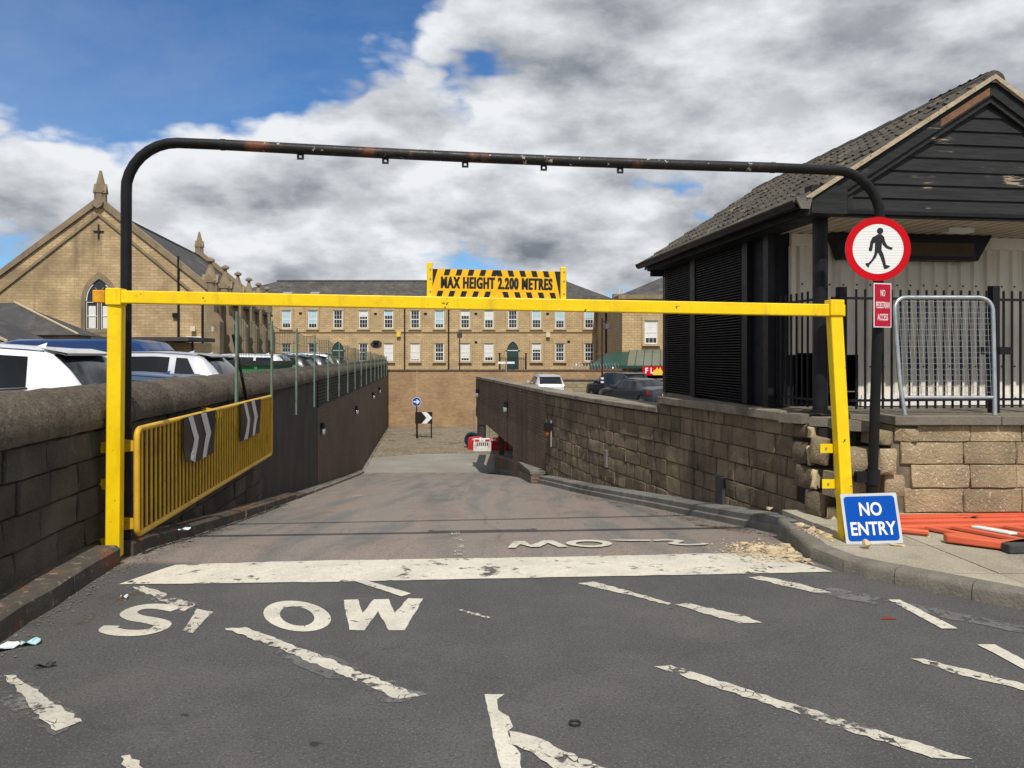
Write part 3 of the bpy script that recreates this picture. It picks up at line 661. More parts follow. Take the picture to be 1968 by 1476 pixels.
for ci, h in enumerate(Hs):
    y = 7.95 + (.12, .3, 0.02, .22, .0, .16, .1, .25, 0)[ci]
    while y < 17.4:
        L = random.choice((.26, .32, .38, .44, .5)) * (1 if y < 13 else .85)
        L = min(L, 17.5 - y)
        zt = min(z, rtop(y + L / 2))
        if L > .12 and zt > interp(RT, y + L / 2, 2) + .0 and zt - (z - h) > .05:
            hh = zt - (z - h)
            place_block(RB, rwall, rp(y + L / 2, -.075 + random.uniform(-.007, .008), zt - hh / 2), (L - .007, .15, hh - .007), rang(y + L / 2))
        y += L
    z -= h
# flat copings: near length under the building, far length wider
y = 8.35
while y < 17.4:
    near = y < 11.6
    L = random.uniform(.7, .95); y1 = min(y + L, 11.6 if near else 17.5)
    if not near and y1 > 17.2: y1 = 17.5
    a0, a1 = (.055, -.34) if near else (.06, -.46); zb, zt = (1.0, 1.10) if near else (.86, .935)
    m = MB(); vs = []
    for q in (y + .004, y1 - .004):
        for o_, z_ in ((a1, zb), (a0, zb), (a0, zt - .012), (a0 - .012, zt), (a1, zt)): vs.append(rp(q, o_, z_))
    m.add(vs, [(j, (j + 1) % 5, 5 + (j + 1) % 5, 5 + j) for j in range(5)] + [tuple(range(5))[::-1], tuple(range(5, 10))])
    m.build('coping_stone', M['coping'], rwall, world=True); y = y1
# double kerb at the foot of the right wall
rk = thing('right_kerb', 'long stepped concrete kerb at the foot of the brown sandstone wall', 'kerb', (wr(9) - .2, 9, rz(2.5, 9)))
y = 7.55
while y < 17:
    L = random.uniform(.9, 1.1); m = MB(); vs = []; k = 4
    for i in range(k):
        q = lerp(y + .004, min(y + L - .004, 17.2), i / (k - 1)); g = interp(RT, q, 2); tap = .33 - .008 * (q - 7.5)
        for o_, z_ in ((0, g - .2), (tap, g - .2), (tap, g + .07), (tap - .015, g + .08), (tap - .03, g + .082), (tap - .03, g + .145), (tap - .045, g + .158), (0, g + .162)):
            vs.append(rp(max(q, 8.06), o_, z_) + Vector((0, min(0, q - 8.06), 0)) + Vector((-(min(0, q - 8.06)) * .2, 0, 0)))
    n = 8
    m.add(vs, [(i * n + j, i * n + (j + 1) % n, (i + 1) * n + (j + 1) % n, (i + 1) * n + j) for i in range(k - 1) for j in range(n)] + [tuple(range(n))[::-1], tuple(range((k - 1) * n, k * n))])
    m.build('kerb_stone', M['kerb_grey'], rk, world=True); y += L

# dark brick parapet bridging the side opening, and the low wall in front of it
bp = thing('brick_parapet', 'tall streaked dark brown brick parapet over the side opening beyond the sandstone wall', 'wall', (-.3, 23.5, -.8))
def wall_strip(parent, name, pts, mat, th, side=1):
    # pts: (x, y, zbottom, ztop) along the face
    m = MB(); n = len(pts)
    for i, (x, y, a, b_) in enumerate(pts):
        p0, p1 = pts[max(i - 1, 0)], pts[min(i + 1, n - 1)]
        d = Vector((p1[0] - p0[0], p1[1] - p0[1], 0)).normalized(); nv = Vector((d.y, -d.x, 0)) * side * th
        m.v += [(x, y, a), (x, y, b_), (x + nv.x, y + nv.y, b_), (x + nv.x, y + nv.y, a)]
    for i in range(n - 1):
        o_ = 4 * i
        m.f += [(o_ + j, o_ + 4 + j, o_ + 4 + (j + 1) % 4, o_ + (j + 1) % 4) for j in range(4)]
    m.f += [(3, 2, 1, 0), tuple(4 * (n - 1) + j for j in range(4))]
    return m.build(name, mat, parent, world=True)
wall_strip(bp, 'brick_face', [(.765, 17.5, -1.6, .86), (.02, 21.75, -2.2, .86)], M['brick_par'], .3)
wall_strip(bp, 'brick_face', [(.02, 21.75, -.86, .86), (-1.36, 29.6, -.62, .86)], M['brick_par'], .3)
y = 17.5
while y < 29.5:
    y1 = min(29.62, y + 1.0); m = MB(); vs = []
    for q in (y + .004, y1 - .004):
        x = interp(RW, q)
        for o_, z_ in ((-.05, .861), (.40, .861), (.40, .935), (-.05, .935)): vs.append((x + o_, q, z_))
    m.add(vs, [(j, (j + 1) % 4, 4 + (j + 1) % 4, 4 + j) for j in range(4)] + [(3, 2, 1, 0), (4, 5, 6, 7)])
    m.build('coping_stone', M['coping'], bp, world=True); y = y1
m = MB(); m.box(-.02, .34, 0, .06, 0, 1.5); put(m.build('end_post', M['brick_par'], bp), Matrix.Translation((-1.37 + .3, 29.6 - 23.5, .2)))
lo = thing('low_wall', 'low dark brick wall with pale coping sloping down beside the side opening', 'wall', (0, 22.5, -2))
LW = [(.44, 17.15), (.22, 20.5), (-.20, 25), (-.66, 29.0)]
def lwh(y): return interp([(17.15, .20), (20.5, .34), (25, .50), (29, .62)], y)
wall_strip(lo, 'brick_face', [(x, y, rz(x, y) - .2, rz(x, y) + lwh(y)) for x, y in LW], M['brick_par'], .26)
wall_strip(lo, 'rendered_plinth', [(x - .012, y, rz(x, y) - .2, rz(x, y) + .16) for x, y in LW], M['kerb_grey'], .012)
wall_strip(lo, 'coping', [(x - .03, y, rz(x, y) + lwh(y) + .004, rz(x, y) + lwh(y) + .065) for x, y in LW], M['kerb_grey'], .34)
# undercroft interior: soffit beam, inner wall and round column
uc = thing('undercroft', 'dark car park undercroft with column behind the red and white barriers', 'undercroft', (3, 33, -2.75))
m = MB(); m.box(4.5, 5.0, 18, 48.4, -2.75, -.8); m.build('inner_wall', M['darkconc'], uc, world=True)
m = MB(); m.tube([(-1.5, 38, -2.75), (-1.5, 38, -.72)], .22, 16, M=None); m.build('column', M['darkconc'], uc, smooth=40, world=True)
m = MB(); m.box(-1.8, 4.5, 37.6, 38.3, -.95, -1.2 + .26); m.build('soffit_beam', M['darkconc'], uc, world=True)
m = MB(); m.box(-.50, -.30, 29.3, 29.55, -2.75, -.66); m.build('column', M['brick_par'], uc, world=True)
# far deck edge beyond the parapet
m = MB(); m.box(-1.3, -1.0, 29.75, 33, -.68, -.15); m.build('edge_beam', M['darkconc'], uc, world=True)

# back wall of the ramp
bw = thing('brick_wall', 'tall buff brick wall closing the far end of the ramp', 'wall', (0, 48.5, -2.75))
m = MB(); m.box(-9, 6.9, 48.5, 48.85, -2.76, .80); m.build('brick_face', M['brick_back'], bw, world=True)
for i in range(16):
    m = MB(); x = -9 + i; m.box(x + .004, min(x + .996, 6.95), 48.44, 48.91, .802, .875); m.build('coping_brick', M['brick_par'], bw, world=True)
m = MB(); m.box(-6.02, -5.97, 48.46, 48.5, -.9, .8); m.build('pale_conduit', M['quoin'], bw, world=True)
sw = thing('stone_wall', 'pale stained low stone wall behind the parked cars on the right', 'wall', (4.8, 47.4, -.85))
m = MB(); m.box(2.7, 13, 47.3, 47.7, -.95, .24); m.build('stone_face', M['stonewall'], sw, world=True)
for i in range(10):
    m = MB(); x = 2.65 + i * 1.04; m.box(x, x + 1.03, 47.22, 47.78, .242, .32); m.build('coping_stone', M['coping'], sw, world=True)

# cobbled floor at the end of the ramp
ck = thing('cobbles', None, None, (-4, 42, -2.75), kind='structure')
m = MB(); arc = [(-6.3, 33.8), (-5.4, 34.4), (-4.4, 35.0), (-3.2, 35.3), (-2.0, 35.4), (-1.0, 35.2), (1.5, 35.2)]
bedp = arc + [(1.5, 48.5), (-8.0, 48.5)]
m.add([(x, y, -2.748) for x, y in bedp], [tuple(range(len(bedp)))]); m.build('sett_bed', M['mortar'], ck, world=True)
m = MB(); y = 33.9; r_ = 0
while y < 48.4:
    x = wl(y) + .05 + (.11 if r_ % 2 else 0)
    while x < 1.4:
        if y > interp(arc, x):
            a, b_ = .10 + random.uniform(-.006, .006), .085 + random.uniform(-.006, .006); h = random.uniform(.028, .042); cx, cy = x, y + random.uniform(-.008, .008)
            tl = random.uniform(-.006, .006)
            vs = [(cx - a, cy - b_, 0), (cx + a, cy - b_, 0), (cx + a, cy + b_, 0), (cx - a, cy + b_, 0), (cx - a * .8, cy - b_ * .75, h + tl), (cx + a * .8, cy - b_ * .75, h - tl), (cx + a * .8, cy + b_ * .75, h - tl), (cx - a * .8, cy + b_ * .75, h + tl)]
            m.add([(p[0], p[1], p[2] - 2.747) for p in vs], [(4, 5, 6, 7), (0, 1, 5, 4), (1, 2, 6, 5), (2, 3, 7, 6), (3, 0, 4, 7)])
        x += .22
    y += .19; r_ += 1
m.build('setts', M['setts'], ck, world=True, kind='stuff')

# ---------------------------------------------------------------- front wall and pavement at the corner
fw = thing('front_wall', 'sunlit sandstone block wall with grey coping under the railings at right', 'wall', (5, 7.3, .1))
YF = 7.32
m = MB(); m.box(3.62, 11, YF + .03, YF + .5, -.1, 1.04); m.build('mortar_bed', M['mortar'], fw, world=True)
FB = block_set(M['stone_front'], amp=.08)
z = 1.045; 
for ci, (h, x0) in enumerate(((.16, 3.86), (.215, 3.70), (.225, 3.80), (.235, 3.74), (.15, 3.62), (.16, 3.6))):
    x = x0
    while x < 10.6:
        L = random.choice((.36, .44, .5, .56, .6))
        place_block(FB, fw, (x + L / 2, YF + .07 + random.uniform(-.008, .008), z - h / 2), (L - .006, .14, h - .006), 0)
        x += L
    z -= h
x = 3.62
while x < 10.8:
    L = random.uniform(.8, 1.2); m = MB(); m.box(x + .003, x + L - .003, YF - .05, YF + .36, 1.048, 1.135)
    m.build('coping_stone', M['coping_front'], fw, world=True, bevel=.008); x += L
# the broken corner: loosened, tilted and cracked stones round a dark void
bc = thing('broken_corner', 'broken wall corner with cracked loosened stones behind the leaning yellow post', 'wall', (3.3, 7.5, 0))
m = MB(); m.add([(3.10, 7.75, -.3), (3.36, 7.52, -.3), (3.75, 7.52, -.3), (3.75, 8.6, -.3), (2.97, 8.6, -.3), (3.10, 7.75, .98), (3.36, 7.52, .98), (3.75, 7.52, .98), (3.75, 8.6, .98), (2.97, 8.6, .98)], [(0, 1, 6, 5), (1, 2, 7, 6), (4, 0, 5, 9), (5, 6, 7, 8, 9)])
m.build('mortar_core', M['mortar_dark'], bc, world=True)
CB = block_set(M['stone_front'], 4, amp=.16, cham=.07); KB = block_set(M['stone_break'], 3, amp=.2, cham=.08)
def cblk(ms, c, s, a, tilt=(0, 0), name='loose_stone'): return place_block(ms, bc, c, s, a, tilt, name)
D = math.radians
# (centre, size, heading, tilt)
cblk(CB, (3.52, 7.42, .925), (.20, .22, .14), D(4), (0, D(5)))
cblk(CB, (3.76, 7.39, .955), (.22, .16, .13), D(-3), (0, D(3)))
CR = block_set(M['stone_ramp'], 4, amp=.10, cham=.05)
cblk(CB, (3.13, 7.74, .76), (.17, .24, .26), D(-48), (D(2), D(7)))
cblk(CR, (3.10, 8.00, .93), (.24, .20, .135), D(-74), (0, D(3)))
cblk(KB, (3.10, 7.86, .93), (.07, .16, .12), D(-60), (0, D(6)), 'cracked_stone')
cblk(CB, (3.30, 7.37, .70), (.34, .24, .25), D(3), (0, D(-1)))
cblk(CB, (3.57, 7.38, .70), (.16, .18, .245), D(0), (0, D(1)))
cblk(CR, (3.09, 8.02, .70), (.26, .22, .22), D(-76), (0, D(-2)))
cblk(KB, (3.08, 7.875, .69), (.05, .14, .20), D(-55), (0, D(-4)), 'cracked_stone')
cblk(CB, (3.24, 7.46, .46), (.34, .26, .235), D(6), (D(-2), D(3)))
cblk(CR, (3.09, 7.90, .46), (.28, .24, .22), D(-74), (0, D(3)))
cblk(KB, (3.07, 7.745, .47), (.06, .15, .19), D(-50), (0, D(5)), 'cracked_stone')
cblk(CR, (3.12, 7.74, .23), (.24, .24, .24), D(-62), (0, D(2)))
cblk(KB, (3.16, 7.60, .10), (.09, .18, .22), D(-24), (0, D(2)), 'cracked_stone')
cblk(CR, (3.13, 7.72, .02), (.26, .22, .20), D(-60))
cblk(CB, (3.50, 7.50, .40), (.14, .12, .22), D(2), (0, D(4)))
cblk(CB, (3.66, 7.42, .465), (.20, .16, .22), D(1))
cblk(CB, (3.56, 7.46, .22), (.40, .16, .23), D(0))
cblk(CB, (3.44, 7.47, .03), (.40, .16, .15), D(0))
for c, s, a in (((3.05, 8.12, 1.05), (.30, .34, .095), D(-60)), ((3.20, 7.86, 1.04), (.22, .30, .09), D(-40)), ((3.34, 7.53, 1.03), (.34, .32, .10), D(3))):
    m = MB(); m.box(-.5, .5, -.5, .5, -.5, .5); o = m.build('coping_stone', M['coping_front'], bc, world=True); o.location = c; o.scale = s; o.rotation_euler = (D(random.uniform(-2, 2)), D(random.uniform(-3, 3)), a)

# pavement with kerb
KP = [(2.62, 7.6), (2.56, 7.09), (2.497, 6.45), (2.60, 6.04), (2.85, 5.737), (3.203, 5.36), (3.55, 5.02), (4.3, 4.25), (5.5, 3.0), (7.5, 1.0)]
pv = thing('pavement', None, None, (4.5, 6.2, 0), kind='structure')
inner = []
for i, p_ in enumerate(KP):
    a, b_ = KP[max(0, i - 1)], KP[min(len(KP) - 1, i + 1)]; d = math.dist(a, b_); inner.append((p_[0] - (b_[1] - a[1]) / d * .15, p_[1] + (b_[0] - a[0]) / d * .15))
bedp = inner + [(12, 1), (12, 7.4), (3.6, 7.4), (3.0, 7.9)]
m = MB(); m.add([(x, y, .085) for x, y in bedp], [tuple(range(len(bedp)))]); m.build('slab_bed', M['mortar'], pv, world=True)
# irregular concrete slabs clipped to the pavement outline
def clip(poly, a, b_):
    out = []
    def side(p_): return (b_[0] - a[0]) * (p_[1] - a[1]) - (b_[1] - a[1]) * (p_[0] - a[0])
    for p_, q in zip(poly, poly[1:] + poly[:1]):
        s0, s1 = side(p_), side(q)
        if s0 >= 0: out.append(p_)
        if (s0 >= 0) != (s1 >= 0): t_ = s0 / (s0 - s1); out.append((lerp(p_[0], q[0], t_), lerp(p_[1], q[1], t_)))
    return out
cell = []
xx = [2.4, 3.5, 4.75, 6.1, 7.6, 9.2, 11.]; yq = [1.2, 2.6, 3.7, 4.75, 5.62, 6.45, 7.30, 7.98]
for i in range(len(xx) - 1):
    for j in range(len(yq) - 1):
        k_ = .25
        P4 = [(xx[i] + .006 + k_ * (6.4 - yq[j]) * .3, yq[j] + .006), (xx[i + 1] - .006 + k_ * (6.4 - yq[j]) * .3, yq[j] + .006), (xx[i + 1] - .006 + k_ * (6.4 - yq[j + 1]) * .3, yq[j + 1] - .006), (xx[i] + .006 + k_ * (6.4 - yq[j + 1]) * .3, yq[j + 1] - .006)]
        for a, b_ in zip(inner[1:], inner[2:]):
            P4 = clip(P4, a, b_) if len(P4) > 2 and not (a[1] > 6.2 and yq[j + 1] < 6.2) else P4
        if len(P4) > 2:
            h = .113 + random.uniform(-.003, .003)
            m = MB(); m.prism([(a[0], a[1]) for a in P4], .07, h, 'z'); m.build('paving_slab', M['pave'], pv, world=True)
def kerbstone(a, b_, ia, ib, h=.115):
    m = MB(); vs = []; k = 4
    for i in range(k):
        t_ = lerp(.006, .994, i / (k - 1)); o0 = (lerp(a[0], b_[0], t_), lerp(a[1], b_[1], t_)); o1 = (lerp(ia[0], ib[0], t_), lerp(ia[1], ib[1], t_))
        g = -.1; j = random.uniform(-.006, .006)
        for f, z_ in ((0, g), (.02, h - .045 + j), (.10, h - .015 + j), (.28, h), (1, h + .002), (1, g)):
            vs.append((lerp(o0[0], o1[0], f), lerp(o0[1], o1[1], f), z_))
    n = 6
    m.add(vs, [(i * n + j, i * n + (j + 1) % n, (i + 1) * n + (j + 1) % n, (i + 1) * n + j) for i in range(k - 1) for j in range(n)] + [tuple(range(n))[::-1], tuple(range((k - 1) * n, k * n))])
    return m.build('kerb_stone', M['kerb'], pv, smooth=40, world=True)
for i in range(len(KP) - 1):
    if math.dist(KP[i], KP[i + 1]) > 1.2:
        for q in (0, 1):
            f = lambda P_, t_: (lerp(P_[i][0], P_[i + 1][0], t_), lerp(P_[i][1], P_[i + 1][1], t_))
            kerbstone(f(KP, q / 2), f(KP, q / 2 + .5), f(inner, q / 2), f(inner, q / 2 + .5))
    else: kerbstone(KP[i], KP[i + 1], inner[i], inner[i + 1])
# ================================================================== the gatehouse building on the right
BO = (2.95, 7.60, 1.12); BR = math.radians(7.5)
gh = thing('gatehouse', 'black timber gatehouse with tiled gable roof and louvred flank at right', 'building', BO, BR)
EV, AP, HW, LEN = 2.17, 3.40, 1.93, 5.2                  # eave, apex, half width, length
SL = (AP - EV) / HW
# flank wall with louvre panels (local x right, y back, z up)
m = MB(); m.box(.24, .32, 1.34, 5.0, 0, EV - .14); m.box(.24, .50, 1.30, 1.34, 0, EV + .05); m.box(.50, 1.70, 2.6, 2.65, 0, EV - .19); m.box(.24, 4.05, 4.9, 5.0, 0, EV); m.box(4.05, 4.1, 1.34, 4.9, 0, EV)
m.build('flank_wall', M['black_matt'], gh)
m = MB(); m.box(.19, .40, 3.6, 5.05, -.6, -.004); m.build('stone_plinth', M['coping'], gh)
for y0, y1 in ((1.98, 3.5), (3.75, 4.79)):
    m = MB(); m.box(.17, .24, y0 - .05, y0, .02, EV - .02); m.build('louvre_jamb', M['black'], gh)
    m = MB(); m.box(.17, .24, y1, y1 + .05, .02, EV - .02); m.build('louvre_jamb', M['black'], gh)
    m = MB(); m.box(.236, .24, y0, y1, .02, EV - .02); fr_ = m.build('louvre_panel', M['black_matt'], gh)
    sl = MB(); sl.add([(.165, y0, 0), (.165, y1, 0), (.235, y1, .026), (.235, y0, .026), (.165, y0, .010), (.165, y1, .010), (.235, y1, .034), (.235, y0, .034)], [(3, 2, 1, 0), (4, 5, 6, 7), (0, 1, 5, 4), (1, 2, 6, 5), (2, 3, 7, 6), (3, 0, 4, 7)])
    sm = sl.mesh('louvre_slat', M['black'])
    for k in range(61):
        o = obj('louvre_slat', sm, fr_); o.location = (0, 0, .03 + k * .0346)
for y0 in (3.53,):
    m = MB(); m.box(.15, .24, y0, y0 + .19, 0, EV - .02); m.build('pilaster', M['black'], gh)
for ya_ in (4.84, 1.80, 1.24):
    m = MB(); m.box(.16, .24, ya_, ya_ + .13, 0, EV - .02); m.build('corner_board', M['black'], gh)
# porch: floor, ceiling, white profiled cladding
m = MB(); m.box(.42, 4.2, .10, 4.9, -.07, -.015); m.build('porch_floor', M['coping_front'], gh)
m = MB(); n = 56
pr = []
for k in range(n):
    x = .1 + 3.95 * k / n
    pr += [(x, 2.0 if k % 2 else 2.022), (x + 3.95 / n * .8, 2.0 if k % 2 else 2.022)]
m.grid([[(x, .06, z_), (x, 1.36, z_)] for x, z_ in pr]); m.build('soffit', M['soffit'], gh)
m = MB(); pr = []; x = .46; k = 0
while x < 4.1:
    pr += [(x, 1.30), (x + .085, 1.30), (x + .105, 1.265), (x + .150, 1.265), (x + .170, 1.30)]; x += .17
def clad(x0, x1, z0, z1):
    q = [p_ for p_ in pr if x0 <= p_[0] <= x1]
    mm = MB(); mm.grid([[(a, b_, z0), (a, b_, z1)] for a, b_ in q]); return mm.build('cladding_sheet', M['white_clad'], gh)
clad(.46, .90, .62, 1.86); clad(.90, 1.30, .60, 1.86); clad(1.30, 4.05, .0, 1.86)
m = MB(); m.box(.45, 4.1, 1.24, 1.31, 1.86, 2.0); m.box(.44, .49, 1.23, 1.31, .6, 1.86); m.build('cladding_trim', M['white_clad'], gh)
m = MB(); m.box(1.32, 4.05, 1.25, 1.264, .0, .13); m.build('cladding_skirt', M['white_paint'], gh)
m = MB()
for zz in (1.42, .46, .08):
    x = .588
    while x < 4.0:
        if zz > .6 or x > 1.35: m.box(x - .009, x + .009, 1.256 if zz > .1 else 1.245, 1.268, zz - .009, zz + .009)
        x += .17
m.build('bolts', M['black'], gh, kind='stuff')
# dark advert box above the wall
m = MB(); m.prism([(.98, 1.70), (2.68, 1.70), (2.86, 2.0), (.86, 2.0)], 1.08, 1.235, 'y'); fb = m.build('sign_box', M['black'], gh)
m = MB(); m.box(1.06, 2.62, 1.065, 1.082, 1.745, 1.90); m.build('sign_face', surf('faded brown sign face', (.085, .062, .035), (.06, .045, .026), 3), fb)
m = MB(); m.box(1.95, 2.25, .6, .72, 1.95, 2.0); m.build('ceiling_light', M['white_plastic'], gh)
# column and porch beam
m = MB(); m.tube([(.27, .30, 0), (.27, .30, 2.02)], .075, 20); m.tube([(.27, .30, 0), (.27, .30, .03)], .10, 16); m.build('column', M['black'], gh, smooth=40)
m = MB(); m.box(.3, 3.86, .03, .12, 1.985, 2.075); m.build('porch_beam', M['black'], gh)
m = MB(); m.box(.36, 3.8, -.02, .03, 2.0, 2.035); m.build('beam_rail', M['black'], gh)
# weatherboards of the gable
z = 2.03; bh = .141; k = 0
while z < AP - .22:
    z1 = min(z + bh + .012, AP - .18)
    def xl(zz): return max(.38 if zz < 2.28 else 0, (zz - EV + .12) / SL)
    m = MB(); a, b_ = xl(z), xl(z1)
    y0, y1 = .004 + random.uniform(0, .004), .024
    m.add([(a, y0, z), (2 * HW - a, y0, z), (2 * HW - b_, y1, z1), (b_, y1, z1), (a, .05, z), (2 * HW - a, .05, z), (2 * HW - b_, .05, z1), (b_, .05, z1)], [(0, 1, 2, 3), (4, 0, 3, 7), (1, 5, 6, 2), (4, 5, 1, 0), (3, 2, 6, 7)])
    m.build('weatherboard', M['board'], gh); z += bh; k += 1
m = MB(); m.prism([(.3, 2.0), (2 * HW - .3, 2.0), (2 * HW, EV), (HW, AP - .05), (0, EV)], .05, .09, 'y'); m.build('gable_backing', M['black_matt'], gh)
m = MB(); m.prism([(.0, 1.9), (2 * HW, 1.9), (2 * HW, EV - .05), (HW, AP - .06), (0, EV - .05)], LEN - .12, LEN - .06, 'y'); m.build('rear_gable', M['board'], gh)
m = MB(); m.box(.385, .44, -.012, .01, 2.03, 2.33); m.build('corner_trim', M['board'], gh)
# barge boards, bare patch, verge
def rake(o0, o1, y0, y1, name, mat, x0=-.06, x1=HW, right=False):
    pts = [(x0, EV + x0 * SL + o0), (x1, EV + x1 * SL + o0), (x1, EV + x1 * SL + o1), (x0, EV + x0 * SL + o1)]
    if right: pts = [(2 * HW - a, b__) for a, b__ in pts]
    mm = MB(); mm.prism(pts, y0, y1, 'y'); return mm.build(name, mat, gh)
for r_ in (False, True):
    rake(-.17, -.02, -.055, -.02, 'barge_board', M['board'], right=r_)
    rake(-.235, -.165, -.03, .0, 'barge_moulding', M['board'], x0=.2, right=r_)
    rake(-.018, .030, -.10, .02, 'verge_strip', M['verge'], x0=-.10, right=r_)
rake(-.150, -.075, -.0575, -.05, 'bare_timber_patch', M['barewood'], 1.36, 1.90)
# boxed eave ends and gutter
m = MB(); m.box(-.03, .345, -.075, .06, 1.985, 2.26); m.build('eave_box_end', M['board'], gh)
m = MB(); m.box(-.02, .30, .06, LEN, 1.99, 2.0); m.box(-.03, .0, .06, LEN, 1.99, EV - .02); m.build('eave_soffit', M['black_matt'], gh)
gp = [(-.135 + .065 * math.cos(a), 2.115 + .075 * math.sin(a)) for a in [math.pi + math.pi * k / 8 for k in range(9)]]
gp2 = [(-.135 + .058 * math.cos(a), 2.115 + .066 * math.sin(a)) for a in [2 * math.pi - math.pi * k / 8 for k in range(9)]]
m = MB(); m.prism(gp + gp2, -.02, LEN + .12, 'y'); m.build('gutter', M['black'], gh, smooth=40)
m = MB(); m.prism([(-.205, 2.13), (-.035, 2.13), (-.06, 2.02), (-.15, 2.02)], -.10, -.078, 'y'); m.build('gutter_end', M['kerb_grey'], gh)
m = MB(); m.box(-.045, -.03, -.02, LEN + .1, 2.02, 2.16); m.build('fascia_board', M['black'], gh)
# roof: deck, individual tiles on the seen slope, ridge tiles
m = MB()
for s in (1, -1):
    q = [(-.12, EV - .12 * SL), (HW, AP), (HW, AP - .05), (-.12, EV - .12 * SL - .05)]
    m.prism([(HW + s * (HW - a), b_) for a, b_ in q] if s > 0 else q, -.06, LEN + .1, 'y')
m.build('roof_deck', M['black_matt'], gh)
ang = math.atan(SL); ug = Vector((math.cos(ang), 0, math.sin(ang))); nn = Vector((-math.sin(ang), 0, math.cos(ang)))
def tile_mesh(seed):
    rnd = random.Random(seed); mm = MB(); wdt = .30; ln = .37; pts = []
    for i in range(9):
        u_ = i / 8; h = .022 * max(0, math.sin(u_ * 4 * math.pi)) ** .7 if u_ < 1 else 0
        h += rnd.uniform(-.002, .002)
        pts.append([(0, u_ * wdt - .002, .034 + h), (ln, u_ * wdt - .002, .012 + h)])
    mm.grid([[p_[0] for p_ in pts], [p_[1] for p_ in pts]])
    k0 = len(mm.v); mm.v += [(0, u * wdt / 8 - .002, .008) for u in range(9)]
    mm.f += [(i, k0 + i, k0 + i + 1, i + 1) for i in range(8)]
    mm.f += [(0, 9, k0)]
    return mm.mesh('roof_tile', M['tile'], 40)
TM = [tile_mesh(i) for i in range(5)]
RMAT = Matrix(((ug.x, 0, nn.x, 0), (0, 1, 0, 0), (ug.z, 0, nn.z, 0), (0, 0, 0, 1)))
slope = math.hypot(HW + .14, (HW + .14) * SL)
for c in range(8):
    for k in range(18):
        o = obj('roof_tile', TM[(c * 5 + k * 3) % 5], gh)
        s0 = c * .312
        o.matrix_local = Matrix.Translation((-.15, -.075 + k * .2995, EV - .15 * SL)) @ RMAT @ Matrix.Translation((s0, 0, random.uniform(-.004, .008))) @ Matrix.Rotation(random.uniform(-.012, .012), 4, 'Z') @ Matrix.Rotation(random.uniform(-.015, .015), 4, 'X')
RMAT2 = Matrix(((-ug.x, 0, nn.x * -1, 0), (0, -1, 0, 0), (ug.z, 0, nn.z, 0), (0, 0, 0, 1)))
for c in range(8):
    for k in range(3):
        o = obj('roof_tile', TM[(c * 5 + k * 3) % 5], gh)
        o.matrix_local = Matrix.Translation((2 * HW + .15, .225 + k * .2995, EV - .15 * SL)) @ RMAT2 @ Matrix.Translation((c * .312, 0, 0))
for k in range(13):
    mm = MB(); pf = [(HW + .115 * math.cos(a), AP - .03 + .10 * math.sin(a)) for a in [math.radians(-15 + 21 * i) for i in range(11)]]
    y0 = -.09 + k * .415; e = .012
    mm.add([(x, y0, z_) for x, z_ in pf] + [(HW + (x - HW) * .92, y0 + .41, AP - .035 + (z_ - AP + .035) * .9) for x, z_ in pf], [(i, i + 1, 12 + i, 11 + i) for i in range(10)] + [tuple(range(11))[::-1]])
    mm.build('ridge_tile', M['tile'], gh, smooth=50)

# ---------------------------------------------------------------- railings on the wall head
rl = thing('railing', 'black vertical bar railing standing on the coping in front of the white cladding', 'railing', BO, BR)
bar = MB(); bar.tube([(0, 0, .04), (0, 0, 1.27)], .0135, 6); barm = bar.mesh('railing_bar', M['black'])
x = .62
while x < 3.9:
    if not (.24 < x < .32):
        o = obj('railing_bar', barm, rl); o.location = (x, .22, 0)
    x += .098
m = MB(); m.box(.35, 3.95, .205, .235, 1.165, 1.19).box(.35, 3.95, .205, .235, .115, .14); m.build('rail', M['black'], rl)
for x, h in ((2.17, 1.32), (2.62, 1.1), (.455, 1.29)):
    m = MB(); m.box(x - .04, x + .04, .18, .26, -.02, h); m.build('railing_post', M['black'], rl)
m = MB(); m.box(2.0, 2.36, .18, .2, .60, .68); m.build('lock_plate', M['black'], rl)
rl2 = thing('railing', 'black bar railing closing the side of the porch behind the corner column', 'railing', BO, BR)
y = .55
while y < 1.85:
    o = obj('railing_bar', barm, rl2); o.location = (.27, y, 0); y += .12
m = MB(); m.box(.26, .285, .38, 1.86, 1.165, 1.19).box(.26, .285, .38, 1.86, .115, .14); m.build('rail', M['black'], rl2)

# galvanised mesh panel leaning on the railings
mp = thing('crowd_barrier', 'galvanised steel mesh barrier with rounded top leaning on the black railings', 'barrier', (4.19, 7.36, 1.136))
pth = [(-.43, 0, 0), (-.455, .045, .30), (-.475, .10, .95)]
r_ = .12
pth += [(-.475 + r_ - r_ * math.cos(a), .105 + .02 * a, 1.02 + r_ * math.sin(a)) for a in [math.pi / 2 * k / 5 for k in range(6)]]
pth2 = [(-p_[0] * 1.0 - .03 * (1 - p_[2]) * 0, p_[1], p_[2]) for p_ in pth[::-1]]
m = MB(); m.tube(pth + pth2, .02, 10); fr_ = m.build('tube_frame', M['galv'], mp, smooth=50)
m = MB(); m.tube([(-.44, .03, .17), (.44, .03, .17)], .017, 8); m.build('bottom_rail', M['galv'], mp, smooth=50)
m = MB()
for k in range(21):
    x = -.43 + .86 * k / 20
    m.tube([(x * .97, .032, .18), (x, .135 if abs(x) < .36 else .12, 1.12 - (0 if abs(x) < .36 else .05))], .0022, 4, False)
for k in range(17):
    z_ = .22 + .055 * k; m.tube([(-.455, .022 + z_ * .1, z_), (.455, .022 + z_ * .1, z_)], .0022, 4, False)
m.build('wire_mesh', M['galv'], mp, kind='stuff')

